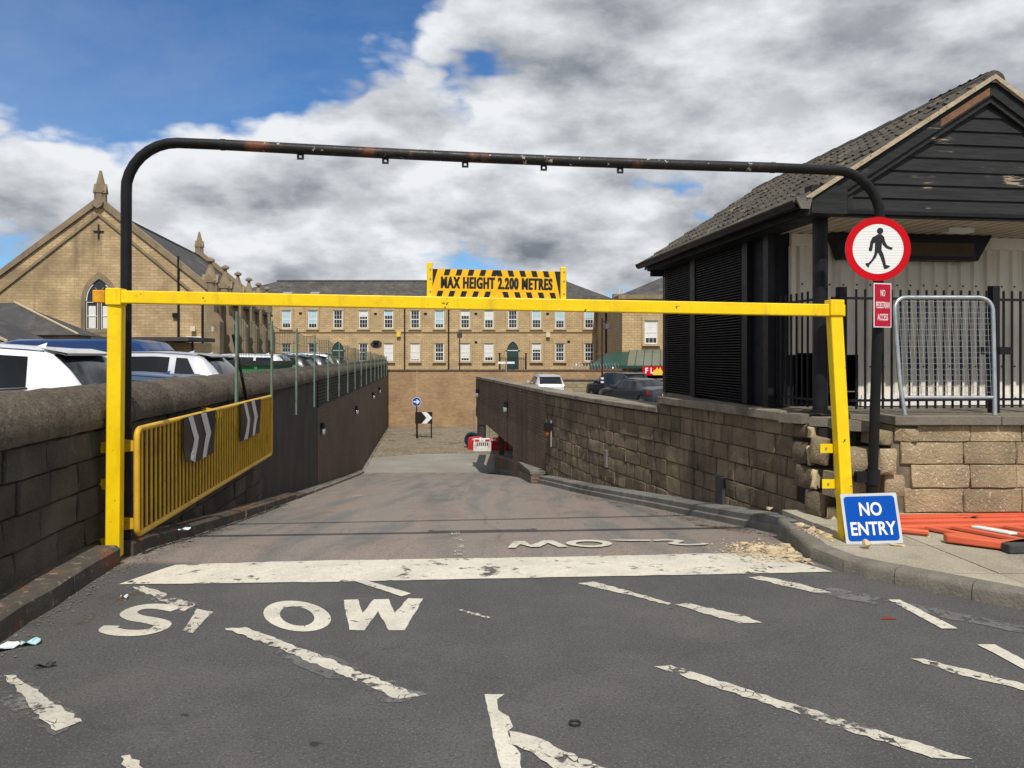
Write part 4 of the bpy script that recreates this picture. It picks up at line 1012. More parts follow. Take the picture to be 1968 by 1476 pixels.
# ================================================================== yellow height barrier
hb = thing('height_barrier', 'bright yellow steel height barrier spanning the ramp entrance', 'barrier', (-.2, 6.75, 0))
L0, L1 = Vector((-3.335, 6.45, .02)), Vector((-3.315, 6.45, 2.205))
R0, R1 = Vector((2.915, 6.70, .105)), Vector((2.845, 6.80, 2.135))
ba = math.atan2(R1.y - L1.y, R1.x - L1.x)
def post(a, b_, w_, name, rot):
    d = b_ - a; m = MB(); e = w_ / 2
    c, s = math.cos(rot), math.sin(rot)
    cs = [(x * c - y * s, x * s + y * c) for x, y in ((-e, -e), (e, -e), (e, e), (-e, e))]
    m.add([(a.x + x, a.y + y, a.z) for x, y in cs] + [(b_.x + x, b_.y + y, b_.z) for x, y in cs], [(3, 2, 1, 0), (4, 5, 6, 7), (0, 1, 5, 4), (1, 2, 6, 5), (2, 3, 7, 6), (3, 0, 4, 7)])
    return m.build(name, M['yellow'], hb, world=True, bevel=.008)
pl = post(L0, L1, .112, 'post', ba + .10); pr_ = post(R0, R1, .108, 'post', ba - .02)
pl['label'] = 'upright yellow post beside the dark left wall'; pr_['label'] = 'leaning yellow post knocked against the broken wall corner'
dirb = (R1 - L1).normalized()
def beam(a, b_, h, dpt, name, mat=None):
    d = (b_ - a).normalized(); up_ = Vector((0, 0, 1)); sd_ = d.cross(up_).normalized() * dpt / 2; u_ = up_ * h / 2
    m = MB(); vs = [q + i * sd_ + j * u_ for q in (a, b_) for i, j in ((-1, -1), (1, -1), (1, 1), (-1, 1))]
    m.add(vs, [(0, 1, 2, 3), (7, 6, 5, 4), (0, 4, 5, 1), (1, 5, 6, 2), (2, 6, 7, 3), (3, 7, 4, 0)]); return m.build(name, mat or M['yellow'], hb, world=True, bevel=.007)
BA, BB = Vector((-3.485, 6.43, 2.20)), Vector((2.93, 6.81, 2.105))
beam(BA + dirb * .1, BB, .105, .10, 'beam')
beam(BA, BA + dirb * .098, .105, .102, 'beam_stub', M['orange_rust'])
for q, nm in ((L1, 'sleeve'), (R1, 'sleeve')):
    qq = BA + dirb * ((q - BA).dot(dirb)); beam(qq - dirb * .062, qq + dirb * .062, .14, .128, nm)
for z_ in (.93, .62, .12):
    m = MB(); m.box(-.16, .02, -.006, .006, -.045, .045); o = m.build('wall_bracket', M['yellow'], hb, world=True); o.location = (-3.335 - .03, 6.50, z_); 
    t_ = (z_ - .1) / 2.06; m = MB(); m.box(-.17, .02, -.006, .006, -.04, .04); o = m.build('wall_bracket', M['yellow'], hb, world=True); o.location = (2.915 - .07 * t_, 6.74 + .1 * t_, z_ - .04)
    for sx in (-3.50, 2.915 - .07 * t_ - .12):
        m = MB(); m.tube([(0, -.012, 0), (0, .002, 0)], .012, 6); o = m.build('bolt', M['galv'], hb, world=True); o.location = (sx, 6.50 if sx < 0 else 6.74 + .1 * t_, z_ - (.04 if sx > 0 else 0))
# sign on top of the beam
def on_beam(x): return BA + (BB - BA) * ((x - BA.x) / (BB.x - BA.x))
for x in (-.705, .443):
    q = on_beam(x); m = MB(); m.box(-.024, .024, -.022, .022, .05, .345 if x < 0 else .33); up1 = m.build('sign_upright', M['yellow'], hb, world=True, bevel=.004); up1.location = (q.x, q.y, q.z); up1.rotation_euler = (0, 0, ba)
    for zz in (.29, .21, .10):
        m = MB(); m.tube([(0, -.028, 0), (0, -.021, 0)], .008, 6); o = m.build('bolt', M['galv'], up1); o.location = (.006, 0, zz)
qc = on_beam(-.131); SW, SH = 1.098, .236
sm_ = Matrix.Translation((qc.x, qc.y - .03, qc.z + .055 + SH / 2)) @ Matrix.Rotation(ba, 4, 'Z') @ Matrix.Rotation(math.asin((BB.z - BA.z) / 6.5) * -1, 4, 'Y')
m = MB(); m.box(-SW / 2, SW / 2, -.003, .003, -SH / 2, SH / 2); sp = m.build('sign_panel', M['sign_amber'], hb)
sp.matrix_local = ROOTM[hb.name].inverted() @ sm_
sp['label'] = 'amber and black MAX HEIGHT 2.200 METRES warning panel'
def stripe(poly): MB().prism(poly, -.0055, -.0032, 'y').build('hazard_stripe', M['sign_black'], sp)
h0, h1, h2, h3 = SH / 2 - .052, SH / 2 - .002, -SH / 2 + .002, -SH / 2 + .05
def xs_(i, n, tot): return -tot / 2 + tot * i / n
for i in range(5):
    x = -.455 + i * .1015
    stripe([(x, h0), (x + .045, h0), (x + .060, h1), (x + .015, h1)]); stripe([(-x, h0), (-x - .015, h1), (-x - .060, h1), (-x - .045, h0)])
    x = -.515 + i * .1015
    stripe([(x, h2), (x + .045, h2), (x + .060, h3), (x + .015, h3)]); stripe([(-x, h2), (-x - .015, h3), (-x - .060, h3), (-x - .045, h2)])
stripe([(-SW / 2 + .002, -.03), (-SW / 2 + .042, h1), (-SW / 2 + .002, h1)]); stripe([(SW / 2 - .002, h1), (SW / 2 - .052, h1), (SW / 2 - .002, h2)])
tm = text_mesh('MAX HEIGHT 2.200 METRES', .134, M['sign_black'], bold=.0035, xs=.515, depth=.0002, spacing=1.15)
k0 = [v.co.copy() for v in tm.vertices]; pf_ = [tuple(p_.vertices) for p_ in tm.polygons]; mt_ = MB()
for q_, dx_ in enumerate((-.0036, -.0018, 0, .0018, .0036)): mt_.add([(v.x + dx_, v.y, v.z + .0003 * q_) for v in k0], pf_)
o = mt_.build('lettering', M['sign_black'], sp); o.matrix_local = Matrix.Translation((0, -.0040, -.002)) @ Matrix.Rotation(math.radians(90), 4, 'X')

# ---------------------------------------------------------------- black pipe arch with signs
pa = thing('pipe_arch', 'tall black tubular arch over the ramp with flaking red and white paint', 'arch', (0, 7, 0))
PL, PR = Vector((-3.375, 6.72, 0)), Vector((3.37, 7.22, 0))
zl, zr_ = 3.575, 3.44; rr = .44
pts = [(PL.x, PL.y, -.02), (PL.x, PL.y, 1.2), (PL.x + .005, PL.y, zl - rr)]
dx = Vector((PR.x - PL.x, PR.y - PL.y, 0)).normalized()
for k in range(1, 9):
    a = math.pi / 2 * k / 8; q = Vector((PL.x, PL.y, 0)) + dx * (rr - rr * math.cos(a)); pts.append((q.x, q.y, zl - rr + rr * math.sin(a)))
lpts = pts[:]
P2 = PR + dx * (-rr) + Vector((.085, 0, 0)); P1 = Vector(pts[-1])
m = MB(); q1 = P1.lerp(Vector((P2.x, P2.y, zr_)), .065)
m.tube(lpts + [tuple(q1)], .046, 18); m.build('left_bend', M['pipe_clean'], pa, smooth=50, world=True)
q2 = P1.lerp(Vector((P2.x, P2.y, zr_)), .90)
m = MB(); m.tube([tuple(q1.lerp(q2, t_ / 12) + Vector((0, 0, -.02 * math.sin(math.pi * t_ / 12)))) for t_ in range(13)], .0475, 18); m.build('cross_pipe', M['pipe'], pa, smooth=50, world=True)
pts = [tuple(q2)]
for k in range(0, 9):
    a = math.pi / 2 * (1 - k / 8); q = Vector((P2.x, P2.y, 0)) + dx * (rr * math.cos(a)); pts.append((q.x, q.y, zr_ - rr + rr * math.sin(a)))
pts += [(PR.x + .05, PR.y, 1.6), (PR.x, PR.y, .08)]
m = MB(); m.tube(pts, .046, 18); m.build('right_bend', M['pipe_clean'], pa, smooth=50, world=True)
for q in (q1, q2):
    m = MB(); m.tube([tuple(q - dx * .02), tuple(q + dx * .02)], .0505, 18); m.build('pipe_joint', M['pipe'], pa, smooth=50, world=True)
for px_ in (.135, .285, .428, .571, .712):
    q = q1.lerp(q2, px_) + Vector((0, 0, -.02 * math.sin(math.pi * px_)))
    m = MB()
    m.box(-.03, .03, -.005, .005, -.095, -.078).box(-.03, -.011, -.005, .005, -.078, -.058).box(.011, .03, -.005, .005, -.078, -.058).box(-.03, .03, -.005, .005, -.058, -.035)
    o = m.build('lug', M['pipe'], pa, world=True); o.location = q; o.rotation_euler = (0, 0, math.atan2(dx.y, dx.x))
m = MB(); m.tube([(PR.x + .014, PR.y, .50), (PR.x + .018, PR.y, .64)], .066, 14).box(PR.x - .14, PR.x - .03, PR.y - .02, PR.y + .06, .52, .62); m.build('clamp', M['black'], pa, smooth=50, world=True)
m = MB(); m.tube([(PR.x + .002, PR.y, .10), (PR.x + .014, PR.y, .50)], .054, 14); m.build('base_sleeve', M['pipe_clean'], pa, smooth=50, world=True)

# round prohibition sign
def disc(name, r, y0, y1, mat, parent, r_in=None, n=48):
    m = MB()
    if r_in is None: m.prism(circ(0, 0, r, n), y0, y1, 'y')
    else:
        m.ring(circ(0, 0, r, n), circ(0, 0, r_in, n), 0, 1); m.v = [(x, lerp(y0, y1, z_), y) for x, y, z_ in m.v]
    return m.build(name, mat, parent)
ps = thing('round_sign', 'round red ringed no pedestrians sign with black walking figure on the black pipe', 'sign', (3.405, 7.155, 2.70), math.radians(-3))
disc('backing', .297, .004, .012, M['galv'], ps); disc('red_ring', .298, -.002, .004, M['red'], ps, .232); disc('white_field', .2325, -.001, .004, M['reflective'], ps)
fig = [(-.02, .125), (.0, .137), (.032, .135), (.055, .11), (.062, .07), (.085, .03), (.122, .012), (.128, .022), (.13, .0), (.118, -.008), (.075, .006), (.045, .036), (.035, .06), (.032, .02), (.03, -.01), (.05, -.055), (.064, -.11), (.07, -.148), (.108, -.158), (.105, -.168), (.085, -.18), (.055, -.188), (.05, -.17), (.036, -.12), (.02, -.075), (-.002, -.03), (-.018, -.075), (-.05, -.115), (-.08, -.15), (-.085, -.172), (-.094, -.17), (-.115, -.142), (-.112, -.132), (-.085, -.128), (-.056, -.095), (-.035, -.05), (-.03, .0), (-.028, .06), (-.045, .05), (-.05, .01), (-.055, -.015), (-.07, -.022), (-.085, -.012), (-.085, .005), (-.078, .02), (-.07, .07), (-.05, .11)]
m = MB(); m.prism(fig, -.004, -.0012, 'y'); m.build('walking_figure', M['sign_black'], ps)
m = MB(); m.prism(circ(.018, .168, .029, 20), -.004, -.0012, 'y'); m.build('figure_head', M['sign_black'], ps)
for zz in (-.14, .14):
    m = MB(); m.box(-.05, .05, .012, .05, zz - .02, zz + .02); m.build('clip', M['galv'], ps)
# small red plate under it, turned on the pipe
pp = thing('red_plate', 'small red plate reading no pedestrian access below the round sign', 'sign', (3.44, 7.14, 2.175), math.radians(20))
m = MB(); m.box(-.105, .105, 0, .004, -.205, .205); m.build('plate', M['sign_white'], pp)
m = MB(); m.box(-.096, .096, -.002, .001, -.196, .196); m.build('red_face', M['red_plate'], pp)
for i, s in enumerate(('NO', 'PEDESTRIAN', 'ACCESS')):
    o = obj('lettering', text_mesh(s, .086, M['sign_white'], .0004, .335 if i == 1 else .42, .0008), pp); o.matrix_local = Matrix.Translation((0, -.003, .11 - i * .112)) @ Matrix.Rotation(math.radians(90), 4, 'X')
# NO ENTRY board leaning on the post foot
ne = thing('no_entry_board', 'blue NO ENTRY board with grey edge leaning against the yellow post foot', 'sign', (3.035, 6.50, .116))
Mt = Matrix.Rotation(math.radians(-3), 4, 'Z') @ Matrix.Rotation(math.radians(-14), 4, 'X') @ Matrix.Rotation(math.radians(-2.2), 4, 'Y')
bd = MB().prism(rrect(-.262, .262, .0, .468, .012), -.004, .004, 'y').build('board', M['steel_pale'], ne); bd.matrix_local = Matrix.Translation((.03, 0, 0)) @ Mt @ Matrix.Scale(.90, 4)
MB().prism(rrect(-.236, .236, .028, .442, .03), -.0065, -.0042, 'y').build('blue_face', M['sign_blue'], bd)
for s, z_ in (('NO', .315), ('ENTRY', .135)):
    o = obj('lettering', text_mesh(s, .170, M['sign_white'], .0036, .80, .0008), bd); o.matrix_local = Matrix.Translation((0, -.0078, z_)) @ Matrix.Rotation(math.radians(90), 4, 'X')

# ---------------------------------------------------------------- yellow guard rail on the left wall
gr = thing('guard_rail', 'faded yellow guard rail panel with vertical bars fixed along the dark left wall', 'guard rail', lp(6.6, .27, 0))
def gp_(y, z_): return lp(y, .27, z_)
y0, y1, zb, zt = 6.56, 12.05, .17, 1.075; r_ = .07
path = []
for cy, cz, a0 in ((y0 + r_, zb + r_, 180), (y1 - r_, zb + r_, 270), (y1 - r_, zt - r_, 0), (y0 + r_, zt - r_, 90)):
    for k in range(5):
        a = math.radians(a0 + 22.5 * k); path.append(gp_(cy + r_ * math.cos(a), cz + r_ * math.sin(a)))
m = MB(); m.tube(path + [path[0], path[1]], .026, 10, False); m.build('tube_frame', M['yellow_old'], gr, smooth=50, world=True)
bar = MB(); bar.tube([(0, 0, zb + .01), (0, 0, zt - .01)], .0125, 8); bm = bar.mesh('rail_bar', M['yellow_old'], 50)
k = 0; y = y0 + .11
while y < y1 - .05:
    o = obj('rail_bar', bm, gr, world=True); o.location = gp_(y, 0); y += .112
for y, z_ in ((6.60, .92), (6.60, .25), (12.0, .92), (12.0, .25), (9.3, 1.0)):
    m = MB(); q = lp(y, 0, z_); m.add([lp(y, .26, z_ - .03), lp(y, .26, z_ + .05), lp(y, .0, z_ + .09), lp(y, .0, z_ - .06), lp(y + .01, .26, z_ - .03), lp(y + .01, .26, z_ + .05), lp(y + .01, .0, z_ + .09), lp(y + .01, .0, z_ - .06)], [(0, 1, 2, 3), (7, 6, 5, 4), (0, 4, 5, 1), (1, 5, 6, 2), (2, 6, 7, 3), (3, 7, 4, 0)])
    m.build('wall_bracket', M['yellow_old'], gr, world=True)
# chevron mats tied to the rail
for (ya, yb, lab, curl) in ((7.62, 8.78, 'black chevron mat with curled corner hung on the near half of the yellow rail', True), (9.92, 11.1, 'black chevron mat hung on the far half of the yellow rail', False)):
    cm = thing('chevron_mat', lab, 'sign', lp((ya + yb) / 2, .31, .60))
    def q(u, v, o_=.0):
        c_ = (.035 * max(0, .35 - u - v) / .35 if curl else 0) + .012 * math.sin(u * 5 + v * 2)
        return lp(lerp(ya, yb, u), .315 + o_ + c_, lerp(.60 + (.05 if curl and u < .2 else 0), 1.085, v))
    m = MB(); m.grid([[q(i / 8, j / 6) for j in range(7)] for i in range(9)]); m.grid([[q(i / 8, j / 6, -.006) for j in range(6, -1, -1)] for i in range(9)]); m.build('mat', M['sign_black'], cm, smooth=True, world=True)
    for c0 in (.20, .62):
        m = MB(); n = 8; rows = []
        for j in range(n + 1):
            v = j / n; s_ = 1 - abs(2 * v - 1)
            rows.append([q(c0 - .07 + .17 * s_, v, .004), q(c0 + .09 + .17 * s_, v, .004)])
        m.grid(rows); m.build('chevron', M['chev_grey'], cm, world=True)

# ---------------------------------------------------------------- green mesh fence on the left wall
fe = thing('mesh_fence', 'green wire mesh fence on weathered posts along the left wall', 'fence', lp(10.4, .12, .5))
def ftop(y): return 2.31 - .0165 * (y - 10.4)
for k in range(16):
    y = 10.4 + 2.3 * k; zb = .56 if k not in (0, 1) else .75
    m = MB(); d = AL_L * .04; o_ = .135
    a, b_ = Vector(lp(y, o_, zb)), Vector(lp(y, o_ + .028, zb)); up_ = Vector((random.uniform(-.012, .012), 0, ftop(y) - zb + random.uniform(-.03, .02)))
    vs = [a - d, b_ - d, b_ + d, a + d]; m.add(vs + [v + up_ for v in vs], [(3, 2, 1, 0), (4, 5, 6, 7), (0, 1, 5, 4), (1, 2, 6, 5), (2, 3, 7, 6), (3, 0, 4, 7)])
    m.build('fence_post', M['green'], fe, world=True)
    if k < 15:
        m = MB(); nv = 24
        for i in range(1, nv):
            t_ = i / nv; yy_ = y + 2.3 * t_; sag = -.05 * math.sin(math.pi * t_)
            a, b_ = lp(yy_, .128, 1.42), lp(yy_, .128 + random.uniform(-.01, .01), ftop(yy_) + sag - .04); m.tube([a, b_], .0034, 3, False)
        for z_ in (1.45, 1.62, 1.79, 1.96, None):
            pts = []
            for i in range(7):
                t_ = i / 6; yy_ = y + 2.3 * t_; zz = (z_ if z_ is not None else ftop(yy_) - .04) - .05 * math.sin(math.pi * t_)
                pts.append(lp(yy_, .128, min(zz, ftop(yy_) - .03)))
            m.tube(pts, .0038 if z_ else .005, 3, False)
        m.build('wire_mesh', M['green_wire'], fe, world=True, kind='stuff')
m = MB(); m.tube([lp(10.55, .07, 2.0), lp(11.25, .10, 1.0)], .022, 6); m.build('leaning_strut', M['black'], fe, world=True)
# ================================================================== church on the left
ch = thing('church', 'gabled sandstone church with pinnacles and pointed window behind the left car park', 'church', (-22.56, 42.0, .25), math.radians(8.25))
HWc, EVc, APc, LC = 5.6, 5.2, 9.75, 21.5
def arch_poly(cx, w_, z0, zs, n=9, k=1.0):
    # pointed arch outline, springing at zs
    h = w_ / 2; R_ = w_ * k; p_ = [(cx - h, z0), (cx + h, z0)]
    pts = []
    for i in range(n + 1):
        a = math.acos((R_ - h) / R_) * i / n; pts.append((cx + h - R_ + R_ * math.cos(a), zs + R_ * math.sin(a)))
    return p_ + pts + [(2 * cx - x, z_) for x, z_ in pts[-2::-1]]
gab = [(-HWc, 0), (HWc, 0), (HWc, EVc), (0, APc), (-HWc, EVc)]
m = MB(); m.prism(gab, 0, .6, 'y'); m.build('front_gable', M['church'], ch)
m = MB(); m.prism(gab, LC - .6, LC, 'y'); m.build('rear_gable', M['church'], ch)
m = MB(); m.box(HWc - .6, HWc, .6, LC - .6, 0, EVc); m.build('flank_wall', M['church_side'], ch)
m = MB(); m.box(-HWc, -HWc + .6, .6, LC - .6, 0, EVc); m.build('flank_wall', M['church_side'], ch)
sc_ = (APc - EVc) / HWc
for s in (1, -1):
    q = [(s * (HWc + .25), EVc - .25 * sc_ - .1), (0, APc - .1), (0, APc - .3), (s * (HWc + .25), EVc - .25 * sc_ - .3)]
    m = MB(); m.prism(q if s > 0 else q[::-1], .5, LC - .5, 'y'); m.build('roof_slope', M['slate_side'], ch)
    for yy, nm in ((-.12, 'gable_coping'), (LC - .7, 'gable_coping')):
        q = [(s * (HWc + .1), EVc - .1 * sc_ + .02), (0, APc + .02), (0, APc + .42), (s * (HWc + .1), EVc - .1 * sc_ + .36)]
        m = MB(); m.prism(q if s > 0 else q[::-1], yy, yy + .85, 'y'); m.build(nm, M['ashlar'], ch)
    q = [(s * (HWc - .15), EVc - .75), (0, APc - .62), (0, APc - .46), (s * (HWc - .15), EVc - .58)]
    m = MB(); m.prism(q if s > 0 else q[::-1], -.10, 0.0, 'y'); m.build('raking_moulding', M['ashlar'], ch)
m = MB(); m.box(-.08, .08, .5, LC - .5, APc - .15, APc - .02); m.build('ridge', M['slate_dark'], ch)
def pinnacle(x, y, z0, w_, h, finial=True, name='pinnacle'):
    m = MB(); a = w_ / 2; hs = h * .42
    def oct_(r, z_): return [(x + r * math.cos(math.pi / 4 * i + math.pi / 8), y + r * math.sin(math.pi / 4 * i + math.pi / 8), z_) for i in range(8)]
    rings = [(a * 1.08, z0), (a * 1.08, z0 + hs * .9), (a * 1.22, z0 + hs), (a * 1.0, z0 + hs * 1.06), (a * .30, z0 + h * .93), (a * .22, z0 + h)]
    vs = [p_ for r, z_ in rings for p_ in oct_(r, z_)]
    m.add(vs, [(i * 8 + j, i * 8 + (j + 1) % 8, (i + 1) * 8 + (j + 1) % 8, (i + 1) * 8 + j) for i in range(len(rings) - 1) for j in range(8)] + [tuple(range(40, 48))])
    o = m.build(name, M['ashlar'], ch)
    # gablets round the base of the spirelet
    for i in range(4):
        t_ = math.pi / 2 * i; c, s = math.cos(t_), math.sin(t_); m = MB()
        q = [(-a * .75, hs * .85), (a * .75, hs * .85), (0, hs * 1.5)]
        m.add([(x + c * a * 1.12 - s * u, y + s * a * 1.12 + c * u, z0 + v) for u, v in q] + [(x + c * a * .6 - s * u, y + s * a * .6 + c * u, z0 + v) for u, v in q], [(0, 1, 2), (3, 0, 2, 5), (1, 4, 5, 2), (0, 3, 4, 1)])
        m.build('gablet', M['ashlar'], o)
    if finial:
        m = MB(); zz = z0 + h
        m.tube([(x, y, zz - .02), (x, y, zz + .30)], .09, 6)
        vs = []; 
        for k, (r, dz) in enumerate(((.10, .02), (.23, .08), (.23, .20), (.10, .28))): vs += [(x + r * math.cos(math.pi / 4 * i), y + r * math.sin(math.pi / 4 * i), zz + dz) for i in range(8)]
        m.add(vs, [(i * 8 + j, i * 8 + (j + 1) % 8, (i + 1) * 8 + (j + 1) % 8, (i + 1) * 8 + j) for i in range(3) for j in range(8)]); m.build('finial', M['ashlar'], o)
    return o
pinnacle(0, .25, APc - .05, .60, 1.95, False); pinnacle(0, LC - .3, APc - .05, .60, 1.95, False)
m = MB(); m.prism([(-.30, APc + .1), (.30, APc + .1), (.22, APc - .10), (0, APc - .25), (-.22, APc - .10)], -.25, -.12, 'y'); m.build('apex_corbel', M['ashlar'], ch)
for k in range(7):
    y = .35 + k * 3.68
    for s in (1, -1):
        if y < LC:
            x = s * (HWc + .25)
            m = MB(); e = .42 if k else .5
            m.box(min(s * (HWc - .05), s * (HWc + .75)), max(s * (HWc - .05), s * (HWc + .75)), y - e, y + e, 0, 3.4)
            m.add([(s * HWc, y - e, 3.4), (s * (HWc + .75), y - e, 3.4), (s * (HWc + .75), y + e, 3.4), (s * HWc, y + e, 3.4), (s * HWc, y - e, 3.95), (s * (HWc + .42), y - e, 3.95), (s * (HWc + .42), y + e, 3.95), (s * HWc, y + e, 3.95)], [(0, 1, 5, 4), (1, 2, 6, 5), (2, 3, 7, 6), (4, 5, 6, 7)])
            m.box(min(s * (HWc - .05), s * (HWc + .42)), max(s * (HWc - .05), s * (HWc + .42)), y - e * .8, y + e * .8, 3.95, 5.0)
            m.build('buttress', M['ashlar'], ch)
            if s > 0 or k < 1: pinnacle(x - s * .1, y, 4.95, .78, 1.75)
# flank windows between the buttresses
for k in range(6):
    yc = 2.2 + k * 3.68; m = MB(); P_ = arch_poly(yc, 1.25, 1.3, 3.3)
    m.prism(P_, HWc + .002, HWc + .03, 'x'); o = m.build('lancet_window', M['glass_win'], ch)
    Q = arch_poly(yc, 1.65, 1.15, 3.3); m = MB(); n_ = len(P_); 
    m.add([(HWc + .09, a, b_) for a, b_ in Q] + [(HWc + .09, a, b_) for a, b_ in P_] + [(HWc, a, b_) for a, b_ in Q] + [(HWc, a, b_) for a, b_ in P_], [f for i in range(n_) for j in [(i + 1) % n_] for f in ((i, j, n_ + j, n_ + i), (i, 2 * n_ + i, 2 * n_ + j, j), (n_ + i, n_ + j, 3 * n_ + j, 3 * n_ + i))])
    m.build('surround', M['ashlar'], o)
m = MB(); m.box(HWc, HWc + .12, .3, LC - .3, EVc - .28, EVc - .1); m.build('eaves_course', M['ashlar'], ch)
# pointed front window with tracery
P_ = arch_poly(.05, 1.42, 2.90, 4.45); Q = arch_poly(.05, 1.86, 2.75, 4.45); n_ = len(P_)
m = MB(); m.prism(P_, -.02, .0, 'y'); wo_ = m.build('front_window', M['glass_win'], ch)
m = MB(); m.add([(a, -.10, b_) for a, b_ in Q] + [(a, -.10, b_) for a, b_ in P_] + [(a, 0, b_) for a, b_ in Q] + [(a, 0, b_) for a, b_ in P_], [f for i in range(n_) for j in [(i + 1) % n_] for f in ((i, j, n_ + j, n_ + i), (i, 2 * n_ + i, 2 * n_ + j, j), (n_ + i, n_ + j, 3 * n_ + j, 3 * n_ + i))]); m.build('surround', M['ashlar'], wo_)
def bar2(pts, w_=.045, nm='tracery', mat='white_paint', par=None):
    m = MB(); m.tube([(a, -.045, b_) for a, b_ in pts], w_ / 2, 4); m.build(nm, M[mat], par or wo_)
bar2([(.05, 2.90), (.05, 4.5)], .11, mat='ashlar')
for s in (1, -1):
    bar2([(.05 + s * .68 * math.sin(a) * 1.0 - s * .0, 4.3 + 1.0 * (1 - math.cos(a))) if False else (.05 + s * .66 * (1 - math.cos(a)), 4.45 + 1.02 * math.sin(a)) for a in [i * .17 for i in range(6)]], .09, mat='ashlar')
    bar2([(.05 + s * (.66 - .64 * (1 - math.cos(a))), 4.45 + 1.02 * math.sin(a)) for a in [i * .18 for i in range(7)]], .07)
    bar2([(.05 + s * .10, 2.95), (.05 + s * .10, 4.4)]); bar2([(.05 + s * .65, 2.95), (.05 + s * .65, 4.4)])
    for z_ in (2.95, 3.65, 4.4): bar2([(.05 + s * .08, z_), (.05 + s * .64, z_)])
    m = MB(); m.box(.05 + s * .36 - .2, .05 + s * .36 + .16, -.028, -.021, 3.0, 4.2); m.build('curtain', M['blind_white'], wo_)
m = MB(); m.box(-1.3, 1.4, -.16, 0, 2.52, 2.72); m.build('window_sill', M['ashlar'], ch)
m = MB(); m.box(-.035, .035, -.06, 0, 7.85, 8.65).box(-.26, .26, -.062, -.001, 8.24, 8.31); m.build('wall_cross', M['black'], ch)
for x, z0, z1 in ((4.15, 1.0, 7.0), (5.42, .4, 4.5)):
    m = MB(); m.tube([(x, -.1, z0), (x, -.1, z1)], .06, 6); m.build('drainpipe', M['black'], ch)
m = MB(); m.box(3.85, 4.1, -.15, 0, 3.6, 3.85); m.build('junction_box', M['black'], ch)
P_ = arch_poly(4.95, .68, .2, 1.55); m = MB(); m.prism(P_, -.03, -.001, 'y'); do_ = m.build('side_door', surf('dark brown door', (.05, .028, .022)), ch)
m = MB(); m.box(4.52, 5.36, -.05, 0, 2.42, 2.56); m.build('white_board', M['sign_white'], ch)
for x, y in ((4.95, -.12), (6.05, .0)):
    m = MB(); m.box(x - .13, x + .13, y - .15, y, 2.85, 3.12); m.build('wall_lamp', M['cream'], ch)
# flat-roofed annex and low slate outbuilding
ax = thing('annex', 'low flat roofed stone annex below the church gable window', 'building', (-19.6, 38.4, .25))
m = MB(); m.box(-2.9, 2.3, 0, 3.2, 0, 2.2); m.build('wall', M['church'], ax)
m = MB(); m.box(2.3, 3.35, .9, 3.2, 0, 2.15); m.build('recessed_wall', M['church'], ax)
m = MB(); m.box(-3.05, 3.5, -.15, 3.3, 2.22, 2.42); m.build('roof_edge', M['slate_dark'], ax)
for x in (2.38, 3.3):
    m = MB(); m.tube([(x, -.06 if x < 3 else .84, .1), (x, -.06 if x < 3 else .84, 2.2)], .05, 6); m.build('drainpipe', M['black'], ax)
ob = thing('outbuilding', 'low stone outbuilding with dark slate hipped roof at the left edge', 'building', (-23.5, 32.5, .3))
m = MB(); m.box(-8, 4.3, 0, 2.6, 0, 2.35); m.build('wall', M['church'], ob)
m = MB(); m.add([(-8.4, -.4, 2.3), (5.4, -.4, 2.3), (4.7, 2.9, 2.3), (-8.4, 2.9, 2.3), (-8.4, 1.2, 3.75), (1.7, 1.2, 3.75)], [(0, 1, 5, 4), (1, 2, 5), (2, 3, 4, 5), (0, 4, 3), (3, 2, 1, 0)]); rf = m.build('roof', M['slate_dark'], ob)
m = MB(); m.tube([(5.4, -.4, 2.33), (1.7, 1.2, 3.78)], .05, 6); m.build('hip_tiles', M['verge'], rf)
for x in (-1.2, 2.9):
    m = MB(); m.tube([(x, -.08, .1), (x, -.08, 2.3)], .05, 6); m.build('drainpipe', M['black'], ob)
for x in (.6, -3.4):
    m = MB(); m.box(x, x + .7, -.02, 0, .9, 1.9); m.build('window', M['glass_win'], ob)
sg = thing('shed', 'small slate roofed shed with pale gable edge at the far left', 'building', (-19.9, 28.0, .3))
m = MB(); m.prism([(-3, 0), (1.3, 0), (1.3, 2.0), (-.85, 3.0), (-3, 2.0)], 0, 2.4, 'y'); m.build('wall', M['church'], sg)
for s in (1, -1):
    q = [(-.85, 3.12), (-.85 + s * 2.45, 1.98), (-.85 + s * 2.45, 1.88), (-.85, 3.02)]
    m = MB(); m.prism(q if s > 0 else q[::-1], -.15, 2.5, 'y'); m.build('roof_slope', M['slate_dark'], sg)
    q = [(-.85, 3.16), (-.85 + s * 2.5, 2.0), (-.85 + s * 2.5, 1.90), (-.85, 3.06)]
    m = MB(); m.prism(q if s > 0 else q[::-1], -.22, -.152, 'y'); m.build('verge_strip', M['verge'], sg)

